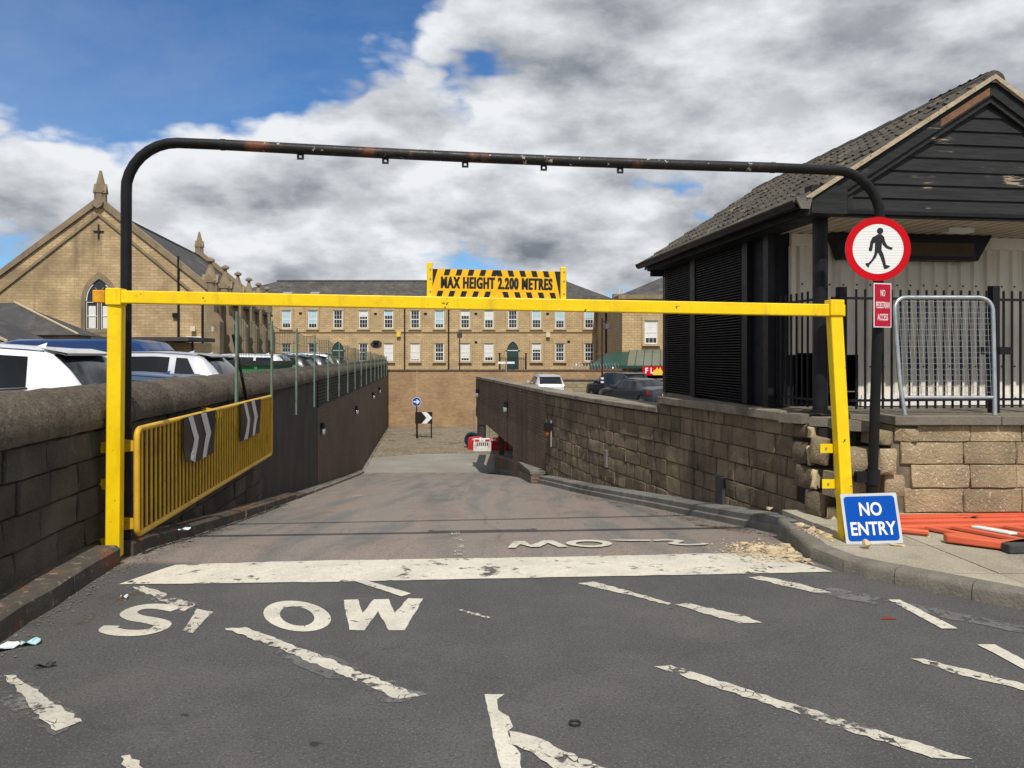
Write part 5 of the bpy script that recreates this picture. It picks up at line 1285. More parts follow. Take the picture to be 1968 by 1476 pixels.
# ================================================================== long two-storey building across the yard
lb = thing('terrace_building', 'long two storey sandstone building with sash windows behind the far brick wall', 'building', (-8.4, 80, -.4))
def W_(x): return x + 8.4
def Zb(z_): return z_ + .4
m = MB(); m.box(-20, 17.6, 0, 9, 0, Zb(7.5)); m.build('facade_wall', M['facade'], lb)
m = MB(); m.box(-20.05, 17.1, -.10, 0, Zb(4.22), Zb(4.42)); m.build('string_course', M['quoin'], lb)
m = MB(); m.box(-20.3, 17.6, -.35, 9.2, Zb(7.42), Zb(7.66)); m.build('eaves_gutter', M['slate_dark'], lb)
m = MB(); m.add([(-23, -.4, Zb(7.66)), (18.9, -.4, Zb(7.66)), (18.9, 9.4, Zb(7.66)), (-23, 9.4, Zb(7.66)), (-17.4, 4.5, Zb(9.95)), (14.4, 4.5, Zb(9.95))], [(0, 1, 5, 4), (1, 2, 5), (2, 3, 4, 5), (3, 0, 4)]); rf = m.build('roof', M['slate'], lb)
m = MB(); m.tube([(-17.4, 4.5, Zb(9.97)), (14.4, 4.5, Zb(9.97))], .13, 6); m.build('ridge_tiles', M['slate_dark'], rf)
for x in (-15.2, -12.3):
    m = MB(); m.add([(x - .5, .65, Zb(8.32)), (x + .5, .65, Zb(8.32)), (x + .5, 1.2, Zb(8.52)), (x - .5, 1.2, Zb(8.52)), (x - .5, .65, Zb(8.12)), (x + .5, .65, Zb(8.12))], [(0, 1, 2, 3), (4, 5, 1, 0)]); m.build('skylight', M['headlight'], rf)
def sash(parent, x, z0, z1, w_, y, kind, rows=4, cols=3):
    # surround, frame with glazing bars, glass, sill, optional blind
    h = w_ / 2
    m = MB(); m.box(x - h, x + h, y - .012, y - .004, z0, z1); o = m.build('window', M['glass_win'], parent)
    m = MB()
    for a in (-h, h): m.box(x + a - .05, x + a + .05, y - .06, y - .013, z0 - .04, z1 + .04)
    for z_ in (z0, (z0 + z1) / 2, z1): m.box(x - h + .05, x + h - .05, y - .055, y - .0135, z_ - .045, z_ + .045)
    for i in range(1, cols): m.box(x - h + w_ * i / cols - .014, x - h + w_ * i / cols + .014, y - .045, y - .014, z0, z1)
    for i in range(1, rows):
        if i * 2 != rows: m.box(x - h, x + h, y - .044, y - .0145, z0 + (z1 - z0) * i / rows - .014, z0 + (z1 - z0) * i / rows + .014)
    m.build('sash_frame', M['white_paint'], o)
    m = MB(); m.box(x - h - .26, x + h + .26, y - .15, y - .001, z1 + .06, z1 + .42); m.build('lintel', M['quoin'], o)
    m = MB(); m.box(x - h - .26, x + h + .26, y - .22, y - .001, z0 - .22, z0 - .055); m.build('sill', M['quoin'], o)
    for a in (-1, 1):
        m = MB(); m.box(x + a * (h + .16) - .10, x + a * (h + .16) + .10, y - .14, y - .002, z0 - .05, z1 + .1); m.build('jamb', M['quoin'], o)
    if kind:
        c, f0 = kind; m = MB(); m.box(x - h + .05, x + h - .05, y - .03, y - .02, lerp(z1, z0, f0), z1 - .04); m.build('blind', M[c], o)  # pale blue sheets paint the sky's reflection; white ones are blinds
xs9 = [-23.44, -20.71, -18.08, -15.43, -12.83, -10.07, -7.55, -4.87, -2.40, .08, 2.54, 4.98, 8.01]
bl = {0: ('blind_blue', .72), 1: ('blind_blue', .75), 3: ('blind_white', .35), 6: ('blind_blue', .78), 4: ('blind_blue', .3), 7: ('blind_white', .3), 8: ('blind_white', .55), 10: ('blind_blue', .55), 11: ('blind_blue', .6), 12: ('blind_blue', .45)}
bl2 = {4: ('blind_white', .95), 5: ('blind_white', .92), 7: ('blind_white', .85), 8: ('blind_white', .8), 10: ('blind_white', .35)}
for i, x in enumerate(xs9):
    sash(lb, W_(x), Zb(4.66), Zb(6.44), .86, 0, bl.get(i))
    if i not in (2, 9): sash(lb, W_(x), Zb(1.25), Zb(3.02), .86, 0, bl2.get(i))
for x in (xs9[2], xs9[9]):
    P_ = arch_poly(W_(x), 1.2, Zb(.3), Zb(2.35), k=.8); m = MB(); m.prism(P_, -.04, -.002, 'y'); o = m.build('arched_door', M['green_door'], lb)
    Q = arch_poly(W_(x), 1.55, Zb(.3), Zb(2.35), k=.8); n_ = len(P_); m = MB()
    m.add([(a, -.12, b_) for a, b_ in Q] + [(a, -.12, b_) for a, b_ in P_] + [(a, 0, b_) for a, b_ in Q] + [(a, 0, b_) for a, b_ in P_], [f for i in range(2, n_ - 1) for j in [i + 1] for f in ((i, j, n_ + j, n_ + i), (i, 2 * n_ + i, 2 * n_ + j, j), (n_ + i, n_ + j, 3 * n_ + j, 3 * n_ + i))]); m.build('surround', M['quoin'], o)
    m = MB(); m.box(W_(x) - .55, W_(x) + .55, -.06, -.041, Zb(2.28), Zb(2.36)); m.build('transom', M['white_paint'], o)
for x in (-11.15, -6.58):
    m = MB(); m.tube([(W_(x), -.12, 0), (W_(x), -.12, Zb(7.4))], .075, 6); m.build('drainpipe', M['black'], lb)
for x, z_ in ((-22.0, 6.2), (-14.2, 6.15), (-9.0, 6.15), (-3.75, 6.15), (-3.75, 3.2), (5.9, 3.25), (3.7, 6.15)):
    m = MB(); m.box(W_(x) - .14, W_(x) + .14, -.06, 0, Zb(z_) - .1, Zb(z_) + .1); m.build('wall_vent', M['black'], lb)
for x, z_, mt in ((-11.75, 4.0, 'yellow_lamp'), (3.75, 3.95, 'cream')):
    m = MB(); m.box(W_(x) - .2, W_(x) + .2, -.3, 0, Zb(z_) - .25, Zb(z_) + .25); m.build('wall_light', M[mt], lb)
m = MB(); m.prism(circ(W_(-14.1), Zb(2.95), .62, 20, .42), -.012, -.003, 'y'); m.build('soot_patch', M['slate_dark'], lb)
m = MB(); m.box(W_(-14.1) - .3, W_(-14.1) + .25, -.35, 0, Zb(3.1), Zb(3.35)); m.build('flue_hood', M['black'], lb)
# railing round the arched door
gt = thing('door_railing', 'black spiked railing in front of the dark green arched door', 'railing', (.08, 78.6, -.4))
for i in range(16):
    m = MB(); x = -1.25 + i * .167; m.tube([(x, 0, 0), (x, 0, 2.1)], .03, 4); m.build('bar', M['black'], gt)
m = MB(); m.box(-1.3, 1.3, -.03, .03, 1.82, 1.88); m.build('rail', M['black'], gt)
for x in (-1.35, 1.35):
    m = MB(); m.tube([(x, 0, 0), (x, 0, 2.3)], .07, 6); m.tube([(x, 0, 2.3), (x, 0, 2.46)], .11, 6); m.build('gate_post', M['black'], gt)

# projecting wing on the right with canopy and takeaway sign
wg = thing('wing_building', 'sandstone wing with hipped roof and one white sash window at right', 'building', (12.5, 62, -.9))
m = MB(); m.box(-3.6, 9, 0, 18, 0, 7.2); m.build('wall', M['facade'], wg)
m = MB(); m.box(-3.62, -3.6, .02, 18, 0, 7.1); m.build('flank_face', M['facade_side'], wg)
m = MB(); m.box(-3.95, 9.3, -.35, 18, 7.21, 7.55); m.build('cornice', M['ashlar'], wg)
m = MB(); m.add([(-3.8, -.2, 7.55), (9.2, -.2, 7.55), (9.2, 18, 7.55), (-3.8, 18, 7.55), (2.4, 7.5, 10.3), (3.2, 10, 10.3)], [(0, 1, 4), (1, 2, 5, 4), (2, 3, 5), (3, 0, 4, 5)]); m.build('roof', M['slate'], wg)
sash(wg, -1.3, 3.66, 5.44, .95, 0, ('blind_white', .75))
m = MB(); m.tube([(-3.7, 10, 2.6), (-3.7, 10, 7.2)], .09, 6); m.build('drainpipe', M['black'], wg)
m = MB(); m.box(-3.72, -3.62, 0, 18, 2.75, 2.9); m.build('string_course', M['quoin'], wg)
for x in (-2.6, -2.2):
    m = MB(); m.tube([(x, 9, 8.3), (x, 9, 8.9)], .15, 8); m.build('roof_vent', M['steel_pale'], wg)
m = MB(); m.box(-3.2, -1.8, 8.6, 9.4, 7.5, 8.35); m.build('chimney_base', M['ashlar'], wg)
cn = thing('canopy', 'green roofed glazed shop canopy below the sandstone wing', 'canopy', (11, 56.5, -.9))
m = MB(); m.add([(-5.3, 0, 1.95), (-2.6, 0, 1.95), (-1.2, 5, 3.05), (-3.4, 5, 2.85), (-5.3, 0, 1.85), (-2.6, 0, 1.85)], [(0, 1, 2, 3), (4, 5, 1, 0)]); m.build('green_roof', M['green_roof'], cn)
for i in range(11):
    x = -2.58 + i * .62; m = MB(); m.add([(x, 0, 1.93), (x + .58, 0, 1.93), (x + .58 + 1.0, 5, 3.12), (x + 1.0, 5, 3.12)], [(0, 1, 2, 3)]); m.build('glazing_panel', M['glass_roof'], cn)
    m = MB(); m.tube([(x - .02, 0, 1.95), (x + .98, 5, 3.14)], .035, 4); m.build('glazing_bar', M['green_roof'], cn)
m = MB(); m.box(-5.3, 5, -.12, 0, 1.72, 1.92); m.build('front_gutter', M['green_roof'], cn)
for x in (-1.6, 2.2):
    m = MB(); m.box(x - .12, x + .12, .05, .3, 0, 1.75); m.build('canopy_post', M['green_roof'], cn)
m = MB(); m.box(-2.3, -.9, 1.5, 1.9, 0, 1.75); m.build('stone_pier', M['facade'], cn)
m = MB(); m.box(-.9, 6, 4.8, 5, 0, 2.6); m.build('shop_front', M['black_matt'], cn)
fs_ = thing('shop_sign', 'red takeaway shop sign with white letters and flame under the canopy', 'sign', (11.0, 56.2, .62))
m = MB(); m.box(-1.45, 2.6, 0, .08, -.30, .34); m.build('sign_panel', M['red'], fs_)
for s_, x in (('F', -1.17), ('L', -.78), ('A', -.33), ('M', .22)):
    if s_ == 'A':
        m = MB(); m.prism([(-.38, -.28), (.30, -.28), (.36, -.05), (.22, .12), (.18, .30), (.02, .10), (-.06, .32), (-.2, .08), (-.32, .1)], -.02, -.004, 'y'); o = m.build('flame_mark', M['yellow_lamp'], fs_); o.location = (x, 0, 0)
        continue
    o = obj('lettering', text_mesh(s_, .56, M['sign_white'], .02, .88, .01), fs_); o.matrix_local = Matrix.Translation((x, -.012, .02)) @ Matrix.Rotation(math.radians(90), 4, 'X')
lpz = thing('street_lamp', 'slim dark street lamp with bell shade standing before the stone wall', 'street lamp', (4.95, 42.2, -.8))
m = MB(); m.tube([(0, 0, 0), (0, 0, 1.3)], .085, 8); m.build('base', M['black'], lpz, smooth=40)
m = MB(); m.tube([(0, 0, 1.3), (0, 0, 4.5)], .05, 8); m.build('pole', surf('dark red lamp paint', (.04, .02, .02)), lpz, smooth=40)
for z_ in (1.05, 1.25): 
    m = MB(); m.tube([(0, 0, z_), (0, 0, z_ + .1)], .09, 8); m.build('white_band', M['sign_white'], lpz)
m = MB(); m.tube([(0, 0, 4.42), (.30, 0, 4.46)], .025, 6).tube([(0, 0, 4.0), (0, 0, 4.6)], .04, 6); m.build('arm', M['black'], lpz)
m = MB(); m.tube([(.28, 0, 4.44), (.28, 0, 4.3), (.28, 0, 4.22), (.28, 0, 4.02)], [.04, .07, .18, .24], 10); m.build('shade', M['slate_dark'], lpz)
lp2 = thing('flood_lamp', 'square flood lamp on a thin pole in front of the long building', 'lamp', (-4.9, 72, -.4))
m = MB(); m.tube([(0, 0, 0), (0, 0, 4.0)], .05, 6); m.build('pole', M['black'], lp2); m = MB(); m.box(-.22, .22, -.2, .2, 3.85, 4.4); m.build('lamp_head', M['slate_dark'], lp2)
nb = thing('street_nameplate', 'pale street nameplate on a grey pole by the brick wall head', 'sign', (-.36, 47, -.3))
m = MB(); m.tube([(0, 0, -.2), (0, 0, 1.85)], .035, 6); m.build('pole', M['galv'], nb)
for x0, x1 in ((-.5, -.03), (.05, .52)):
    m = MB(); m.box(x0, x1, -.05, -.035, 1.55, 1.68); m.build('plate', M['sign_white'], nb)
# coiled wire along the head of the brick wall
rw_ = thing('razor_wire', 'coiled razor wire along the brick wall beside the green canopy', 'razor wire', (5.2, 48.7, .85))
m = MB(); m.tube([(-1.6 + .0165 * i, .22 * math.cos(i * .55), .22 + .22 * math.sin(i * .55)) for i in range(190)], .012, 3, False); m.build('wire_coil', M['galv'], rw_)

# ================================================================== ramp end: signs, barriers, wall lights
bs = thing('arrow_sign', 'blue round sign with white arrow on a post above the chevron board', 'sign', (-5.16, 41.6, -2.75))
m = MB(); m.tube([(0, .03, 0), (0, .03, 2.0)], .035, 8); m.build('post', M['black'], bs)
o = MB().prism(circ(0, 2.0, .245, 28), 0, .01, 'y').build('white_rim', M['sign_white'], bs); o = MB().prism(circ(0, 2.0, .225, 28), -.006, -.001, 'y').build('blue_disc', M['sign_blue'], bs)
m = MB(); m.prism([(-.17, 1.965), (.02, 1.965), (-.02, 1.88), (.05, 1.88), (.18, 2.0), (.05, 2.12), (-.02, 2.12), (.02, 2.035), (-.17, 2.035)], -.010, -.0062, 'y'); m.build('white_arrow', M['sign_white'], bs)
cb = thing('chevron_board', 'black and white chevron board on two posts on the cobbles', 'sign', (-4.76, 41.55, -2.75))
for x in (-.36, .40):
    m = MB(); m.tube([(x, .03, 0), (x, .03, 1.4)], .035, 8); m.build('post', M['black'], cb)
m = MB(); m.box(-.47, .46, -.02, 0, .82, 1.45); m.build('board', M['sign_black'], cb)
m = MB(); m.prism([(-.12, .825), (.16, .825), (.45, 1.135), (.16, 1.445), (-.12, 1.445), (.14, 1.135)], -.026, -.0205, 'y'); m.build('white_chevron', M['sign_white'], cb)
def water_barrier(name, label, x, y, rz_, mat, slots):
    t_ = thing(name, label, 'barrier', (x, y, -2.75), rz_, 'plastic barriers round the column')
    m = MB(); m.prism([(-.42, 0), (.42, 0), (.42, .34), (.36, .62), (-.36, .62), (-.42, .34)], -.12, .12, 'y'); m.build('body', M[mat], t_, bevel=.03)
    for i in range(6):
        m = MB(); m.box(-.26 + i * .095, -.21 + i * .095, -.127, -.121, .28, .44); m.build('slot', M['black_matt'], t_)
    for xx in (-.24, .24):
        m = MB(); m.box(xx - .10, xx + .10, -.128, -.1215, .48, .58); m.build('reflector', M['red_plastic'] if mat == 'white_plastic' else M['sign_white'], t_)
    return t_
water_barrier('water_barrier', 'white plastic barrier with red reflectors in front of the dark column', -1.40, 36.0, .1, 'white_plastic', 6)
water_barrier('water_barrier', 'red plastic barrier standing right of the white one', -.60, 36.3, -.15, 'red_plastic', 0)
water_barrier('water_barrier', 'red plastic barrier peeping out left of the white one', -1.75, 36.7, .9, 'red_plastic', 0)
bl_ = thing('plastic_drum', 'dark blue round plastic drum end behind the left red barrier', 'drum', (-1.95, 37.3, -2.75))
m = MB(); m.ring(circ(0, .42, .36, 20), circ(0, .42, .26, 20), -.15, .15); m.v = [(x, z_, y) for x, y, z_ in m.v]; m.build('rim', M['blue_plastic'], bl_); m = MB(); m.prism(circ(0, .42, .26, 16), -.1, .1, 'y'); m.build('hub', M['blue_plastic'], bl_)
hf = thing('site_fence', 'grey mesh site fence panels round the dark column', 'fence', (-1.1, 37.2, -2.75))
for x in (-.75, 0, .75):
    m = MB(); m.tube([(x, 0, 0), (x, 0, 1.9)], .02, 6); m.build('fence_pole', M['galv'], hf)
for z_ in (.3, 1.86):
    m = MB(); m.tube([(-.75, 0, z_), (.75, 0, z_)], .016, 6); m.build('fence_rail', M['galv'], hf)
def bulkhead(label, p_, n_):
    t_ = thing('wall_lamp', label, 'lamp', p_, math.atan2(n_.x, -n_.y)); m = MB(); m.box(-.07, .07, -.10, 0, -.02, .12); m.build('housing', M['black'], t_)
    m = MB(); m.tube([(0, -.06, -.02), (0, -.06, -.06), (0, -.06, -.16), (0, -.06, -.20)], [.035, .06, .06, .035], 10); m.build('globe', M['headlight'], t_, smooth=True)
for y, z_, lab in ((19.3, -.08, 'dark bulkhead lamp at the start of the left brick face'), (28.0, -.22, 'pale bulkhead lamp midway along the left brick face'), (36.0, -.10, 'second farthest bulkhead lamp on the left brick face'), (40.2, -.02, 'farthest bulkhead lamp on the left brick face')):
    bulkhead(lab, lp(y, .01, z_), nL)
nR = Vector((-1, -.175, 0)).normalized()
for y, z_, lab in ((22.6, .25, 'bulkhead lamp in the middle of the dark brick parapet'), (29.0, .35, 'bulkhead lamp at the far end of the dark brick parapet')):
    bulkhead(lab, (interp(RW, y) - .01, y, z_), nR)
ol = thing('amber_lamp', 'small amber beacon on a grey bracket on the sandstone ramp wall', 'lamp', rp(16.9, .02, .02))
m = MB(); m.box(-.03, .0, -.06, -.03, -.3, .28); m.build('bracket', M['galv'], ol); m = MB(); m.tube([(-.10, 0, -.12), (-.10, 0, .02), (-.10, 0, .14)], [.035, .06, .04], 10); m.build('lens', surf('amber lens', (.35, .13, .05)), ol, smooth=True); m = MB(); m.box(-.18, 0, -.09, .09, .06, .22); m.build('hood', M['black'], ol)
for y, z_, h, w_, lab in ((13.55, -.10, .31, .10, 'narrow grey steel cover plate on the sandstone ramp wall'), (9.75, -.02, .40, .20, 'dark grey cover plate low on the sandstone ramp wall')):
    t_ = thing('cover_plate', lab, 'cover', rp(y, .0, z_), rang(y)); m = MB(); m.box(-w_ / 2, w_ / 2, -.045, .0, -h / 2, h / 2); m.build('plate', M['kerb_grey'] if h < .4 else M['slate_dark'], t_, bevel=.01); m = MB(); m.box(-w_ / 2 - .02, -w_ / 2, -.03, 0, -h / 2, h / 2); m.build('flange', M['galv'], t_)
# ================================================================== parked cars
def car(label, loc, rz_, paint, top, belt, L, Wd, H_, roofw=.78, glass_from=None, name='parked_car', group=None, tail='taillight', side=((.60, 1.28), (1.34, 2.20), (2.28, 3.0)), rear_glass=(.12, .52), screen=(2.72, 3.32), spoiler=True, rails=False, qs=.22):
    # top: (x, z) of the centre line from the rear bumper to the nose; belt: (x, z) of the waist line
    t_ = thing(name, label, 'car', loc, rz_, group)
    hw = Wd / 2
    wx = (.78, L - .82)
    def zt(x): return interp(top, x)
    def zbelt(x): return min(interp(belt, x), zt(x) - .01)
    def taper(x): return 1 - .13 * max(0, 1 - x / .55) ** 2 - .17 * max(0, 1 - (L - x) / .9) ** 2
    def zbot(x):
        z_ = .20
        for c in wx:
            d = abs(x - c)
            if d < .375: z_ = max(z_, .30 + math.sqrt(max(0, .375 ** 2 - d * d)))
        return z_
    def half(x):
        w_ = hw * taper(x); tz, bz = zt(x), zbelt(x); f = min(1, max(0, (tz - bz) / .35)); rw2 = lerp(w_ * .90, hw * roofw * taper(x), f)
        b_ = min(zbot(x), bz - .03)
        return [(0, tz + .025 * f), (rw2 * .6, tz + .012 * f), (rw2 * .93, tz - .02), (rw2, tz - .05 * f - .02), (lerp(rw2, w_ * .965, .97), bz), (w_, bz - .12 if bz - .12 > b_ else (bz + b_) / 2), (w_ * .985, max(b_ + .01, .42)), (w_ * .95, b_)]
    xs_ = sorted(set([i * L / 56 for i in range(57)] + [p_[0] for p_ in top]))
    rows = []
    for x in xs_:
        h_ = half(x); rows.append([(x, -a, b_) for a, b_ in h_[::-1]] + [(x, a, b_) for a, b_ in h_[1:]])
    m = MB(); m.grid(rows); n_ = len(rows[0])
    for r0 in (0, len(rows) - 1):
        base = r0 * n_; m.f.append(tuple(base + j for j in (range(n_) if r0 else range(n_ - 1, -1, -1))))
    m.build('body', M[paint], t_, smooth=38)
    def side_pt(x, v, s, off=.006):
        h_ = half(x); (a0, z0), (a1, z1) = h_[4], h_[3]
        return (x, s * (lerp(a0, a1, v) + off), lerp(z0, z1, v) + .002)
    for s in (1, -1):
        nn_ = len(side)
        for i, (x0, x1) in enumerate(side):
            m = MB(); g = []
            for k in range(9):
                u = k / 8; col_ = []
                for j in range(4):
                    v = .06 + .88 * j / 3
                    lo = x0 + (v * qs if i == 0 else 0); hi = x1 - (v * .62 if i == nn_ - 1 else 0)
                    col_.append(side_pt(lerp(lo, hi, u), v, s))
                g.append(col_)
            m.grid(g if s > 0 else g[::-1]); m.build('side_window', M['glass_dark'], t_, smooth=True)
        m = MB(); g = []
        for k in range(3):
            x = .03 + .16 * k; h_ = half(x); g.append([(x - .012, s * (h_[5][0] * lerp(.70 if k == 0 else .94, 1.008, j / 3)) if k == 0 else s * (h_[5][0] + .008), lerp(.70, .86, j / 3)) for j in range(4)])
        m.grid(g if s > 0 else g[::-1]); m.build('tail_light', M[tail], t_, smooth=True)
        m = MB(); h_ = half(L - .25); m.box(L - .34, L - .10, s * h_[5][0] * .62 - .12, s * h_[5][0] * .62 + .12, .60, .72); m.build('headlight', M['headlight'], t_)
        m = MB(); h_ = half(screen[1] - .25); m.box(screen[1] - .45, screen[1] - .25, min(s * (hw - .02), s * (hw + .14)), max(s * (hw - .02), s * (hw + .14)), zbelt(2.8) + .02, zbelt(2.8) + .16); m.build('door_mirror', M[paint], t_, bevel=.02)
        for c in wx:
            m = MB(); yy = s * (hw - .10)
            prof = [(.20, -.10), (.30, -.10), (.318, -.06), (.318, .06), (.30, .10), (.20, .10)]
            ring_ = [[(c + r * math.cos(2 * math.pi * k / 20), yy + o_ * 1., .318 + r * math.sin(2 * math.pi * k / 20)) for r, o_ in prof] for k in range(21)]
            m.grid(ring_); wh = m.build('wheel', M['tyre'], t_, smooth=40)
            m = MB(); m.prism([(c + .2 * math.cos(2 * math.pi * k / 16), .318 + .2 * math.sin(2 * math.pi * k / 16)) for k in range(16)], yy - .085, yy + .085, 'y'); m.build('rim', M['alloy'], wh)
    def patch(x0, x1, inset, name_, mat, off=.008):
        m = MB(); g = []
        for k in range(7):
            x = lerp(x0, x1, k / 6); h_ = half(x); wv = h_[3][0] * .9
            def zc(y_):
                a = abs(y_)
                for p_, q in zip(h_, h_[1:]):
                    if p_[0] <= a <= q[0] + 1e-6: return lerp(p_[1], q[1], (a - p_[0]) / max(1e-6, q[0] - p_[0]))
                return h_[3][1]
            g.append([(x - off * (1 if name_ == 'rear_window' else -1), lerp(-wv, wv, j / 8), zc(lerp(-wv, wv, j / 8)) + off) for j in range(9)])
        m.grid(g); return m.build(name_, M[mat], t_, smooth=True)
    patch(rear_glass[0], rear_glass[1], .1, 'rear_window', 'glass_dark'); patch(screen[0], screen[1], .1, 'windscreen', 'glass_dark')
    for s in (1, -1):
        m = MB(); pts = []
        for k in range(12):
            x = lerp(rear_glass[1] + .10, screen[0] - .05, k / 11); h_ = half(x); pts.append((x, s * h_[2][0], h_[2][1] + .004))
        m.tube(pts, .009, 5); m.build('roof_seam', M['trim'], t_)
        m = MB(); pts = []
        for k in range(12):
            x = lerp(side[0][0] - .02, side[-1][1] + .02, k / 11); q = side_pt(x, .02, s, .008); pts.append(q)
        m.tube(pts, .011, 5); m.build('window_trim', M['trim'], t_)
    if spoiler:
        x = rear_glass[1]; z_ = zt(x) + .04; m = MB(); wv = half(x + .1)[3][0] * .93
        m.add([(x - .16, -wv * .92, z_ - .03), (x - .16, wv * .92, z_ - .03), (x + .16, wv, z_ + .035), (x + .16, -wv, z_ + .035), (x - .15, -wv * .92, z_ - .06), (x - .15, wv * .92, z_ - .06)], [(0, 1, 2, 3), (4, 5, 1, 0), (5, 4, 3, 2)]); m.build('spoiler', M[paint], t_, smooth=30)
    m = MB(); h_ = half(.05); m.box(-.04, .05, -hw * .72, hw * .72, .36, .50); m.build('rear_bumper', M['trim'], t_, bevel=.02)
    m = MB(); m.box(-.045, -.02, -.26, .26, .62, .73); m.build('number_plate', M['yellow_lamp'], t_)
    x = 0.95; m = MB(); m.add([(x, -.012, zt(x) + .02), (x + .14, -.012, zt(x) + .02), (x - .02, 0, zt(x) + .075), (x, .012, zt(x) + .02), (x + .14, .012, zt(x) + .02)], [(0, 1, 2), (3, 2, 4), (1, 4, 2), (0, 2, 3)]); m.build('fin_aerial', M[paint], t_)
    return t_
HATCH = [(0, .58), (.03, .82), (.12, .98), (.30, 1.20), (.50, 1.38), (.64, 1.44), (1.5, 1.50), (2.2, 1.495), (2.70, 1.42), (3.30, 1.03), (3.45, .98), (3.95, .88), (4.15, .74), (4.2, .56)]
HBELT = [(0, .95), (.5, 1.02), (1.5, .96), (3.3, .90), (4.2, .80)]
SUVT = [(0, .62), (.03, .90), (.10, 1.06), (.26, 1.34), (.42, 1.54), (.58, 1.60), (1.5, 1.65), (2.3, 1.64), (2.8, 1.55), (3.40, 1.14), (3.55, 1.08), (4.15, .98), (4.32, .84), (4.38, .60)]
SBELT = [(0, 1.06), (1.5, 1.05), (3.4, 1.0), (4.38, .9)]
SED = [(0, .62), (.03, .86), (.10, .97), (.62, 1.02), (.80, 1.06), (1.35, 1.36), (1.6, 1.42), (2.3, 1.44), (2.75, 1.38), (3.45, 1.0), (3.6, .96), (4.35, .84), (4.52, .72), (4.58, .56)]
DBELT = [(0, .95), (1.5, .95), (3.4, .90), (4.58, .8)]
EST = [(0, .60), (.03, .85), (.10, 1.0), (.28, 1.25), (.44, 1.42), (.60, 1.47), (1.8, 1.50), (2.5, 1.48), (2.95, 1.41), (3.65, 1.02), (3.8, .97), (4.35, .87), (4.55, .74), (4.6, .56)]
R180 = math.pi
G1 = 'cars parked nose-away along the left wall'
car('white hatchback with dark glass nearest the camera above the left wall', (-5.15, 10.1, .30), R180 + .04, 'car_white', [(x, z_ * 1.03) for x, z_ in HATCH], HBELT, 4.2, 1.76, 1.5, group=G1, side=((.72, 1.42), (1.48, 2.2), (2.28, 3.0)), rear_glass=(.14, .52), qs=.06)
car('dark blue car whose roof shows low behind the near yellow post', (-5.0, 13.4, -.08), R180 + .05, 'car_blue', HATCH, HBELT, 4.2, 1.76, 1.5, group=G1)
car('silver white hatchback with red tail light behind the yellow post', (-6.15, 17.2, .30), R180 + .05, 'car_silver', HATCH, HBELT, 4.2, 1.78, 1.5, group=G1, side=((.62, 1.06), (1.20, 2.15), (2.24, 3.0)))
car('silver hatchback behind the green skip', (-7.6, 22.0, .29), R180 + .05, 'car_silver', HATCH, HBELT, 4.2, 1.76, 1.5, group=G1)
car('white estate car with long dark glass beside the green skip', (-7.5, 26.8, .28), R180 + .06, 'car_white', EST, HBELT, 4.6, 1.8, 1.5, group=G1, side=((.50, 1.2), (1.28, 2.25), (2.33, 3.25)), screen=(2.97, 3.66), spoiler=False)
car('black hatchback with red tail light behind the second green fence post', (-7.5, 29.9, .28), R180 + .08, 'car_black', HATCH, HBELT, 4.2, 1.76, 1.5, group=G1)
car('dark grey hatchback seen through the middle of the green fence', (-7.7, 33.6, .27), R180 + .1, 'car_grey', HATCH, HBELT, 4.2, 1.76, 1.5, group=G1)
car('bright silver car with tall red tail light behind the green fence', (-8.6, 38.2, .25), R180 + .1, 'car_silver', SUVT, SBELT, 4.38, 1.8, 1.6, group=G1)
car('black car farthest along the green fence', (-8.9, 42.5, .24), R180 + .1, 'car_black', HATCH, HBELT, 4.2, 1.76, 1.5, group=G1)
G2 = 'cars on the right hand parking deck'
car('small silver hatchback seen from behind by the far brick wall', (2.25, 44.0, -.86), math.pi / 2 + .12, 'car_silver', HATCH, HBELT, 4.2, 1.74, 1.5, group=G2)
car('black sport utility car beside the dark saloon on the right deck', (6.95, 41.6, -.84), math.pi / 2 + .45, 'car_black', SUVT, SBELT, 4.38, 1.85, 1.6, group=G2)
car('dark grey saloon half hidden by the louvred black wall', (7.45, 37.2, -.84), math.pi / 2 + .50, 'car_grey', SED, DBELT, 4.58, 1.82, 1.44, group=G2, rear_glass=(.84, 1.34), screen=(2.78, 3.44), side=((1.18, 1.75), (1.82, 2.5), (2.56, 3.2)), spoiler=False)
# blue pick-up canopy / van roof behind the first car
vn = thing('blue_van', 'blue van roof showing behind the white hatchback on the left', 'van', (-7.9, 17.5, .30), R180 + .03)
vs = [(0, .5), (.06, 1.55), (.22, 1.72), (.6, 1.78), (2.9, 1.78), (3.3, 1.70), (3.9, 1.15), (4.7, .98), (4.85, .5)]
m = MB(); rows = []
for x, z_ in vs: rows.append([(x, -.88, .35), (x, -.9, min(z_, 1.0)), (x, -.78, z_ - .05), (x, -.6, z_), (x, .6, z_), (x, .78, z_ - .05), (x, .9, min(z_, 1.0)), (x, .88, .35)])
m.grid(rows); m.f += [tuple(range(8))[::-1], tuple(range(len(m.v) - 8, len(m.v)))]; m.build('body', M['van_blue'], vn, smooth=35)
for s in (1, -1):
    m = MB(); m.add([(1.9, s * .855, 1.10), (3.2, s * .855, 1.10), (2.95, s * .80, 1.55), (1.9, s * .80, 1.55)], [(0, 1, 2, 3)]); m.build('side_window', M['glass_dark'], vn)
    for c in (.9, 4.0):
        m = MB(); m.prism(circ(c, .33, .33, 18), s * .72, s * .91, 'y'); m.build('wheel', M['tyre'], vn)
m = MB(); m.add([(-.01, -.62, 1.12), (-.01, .62, 1.12), (.07, .6, 1.5), (.07, -.6, 1.5)], [(0, 1, 2, 3)]); m.build('rear_window', M['glass_dark'], vn)
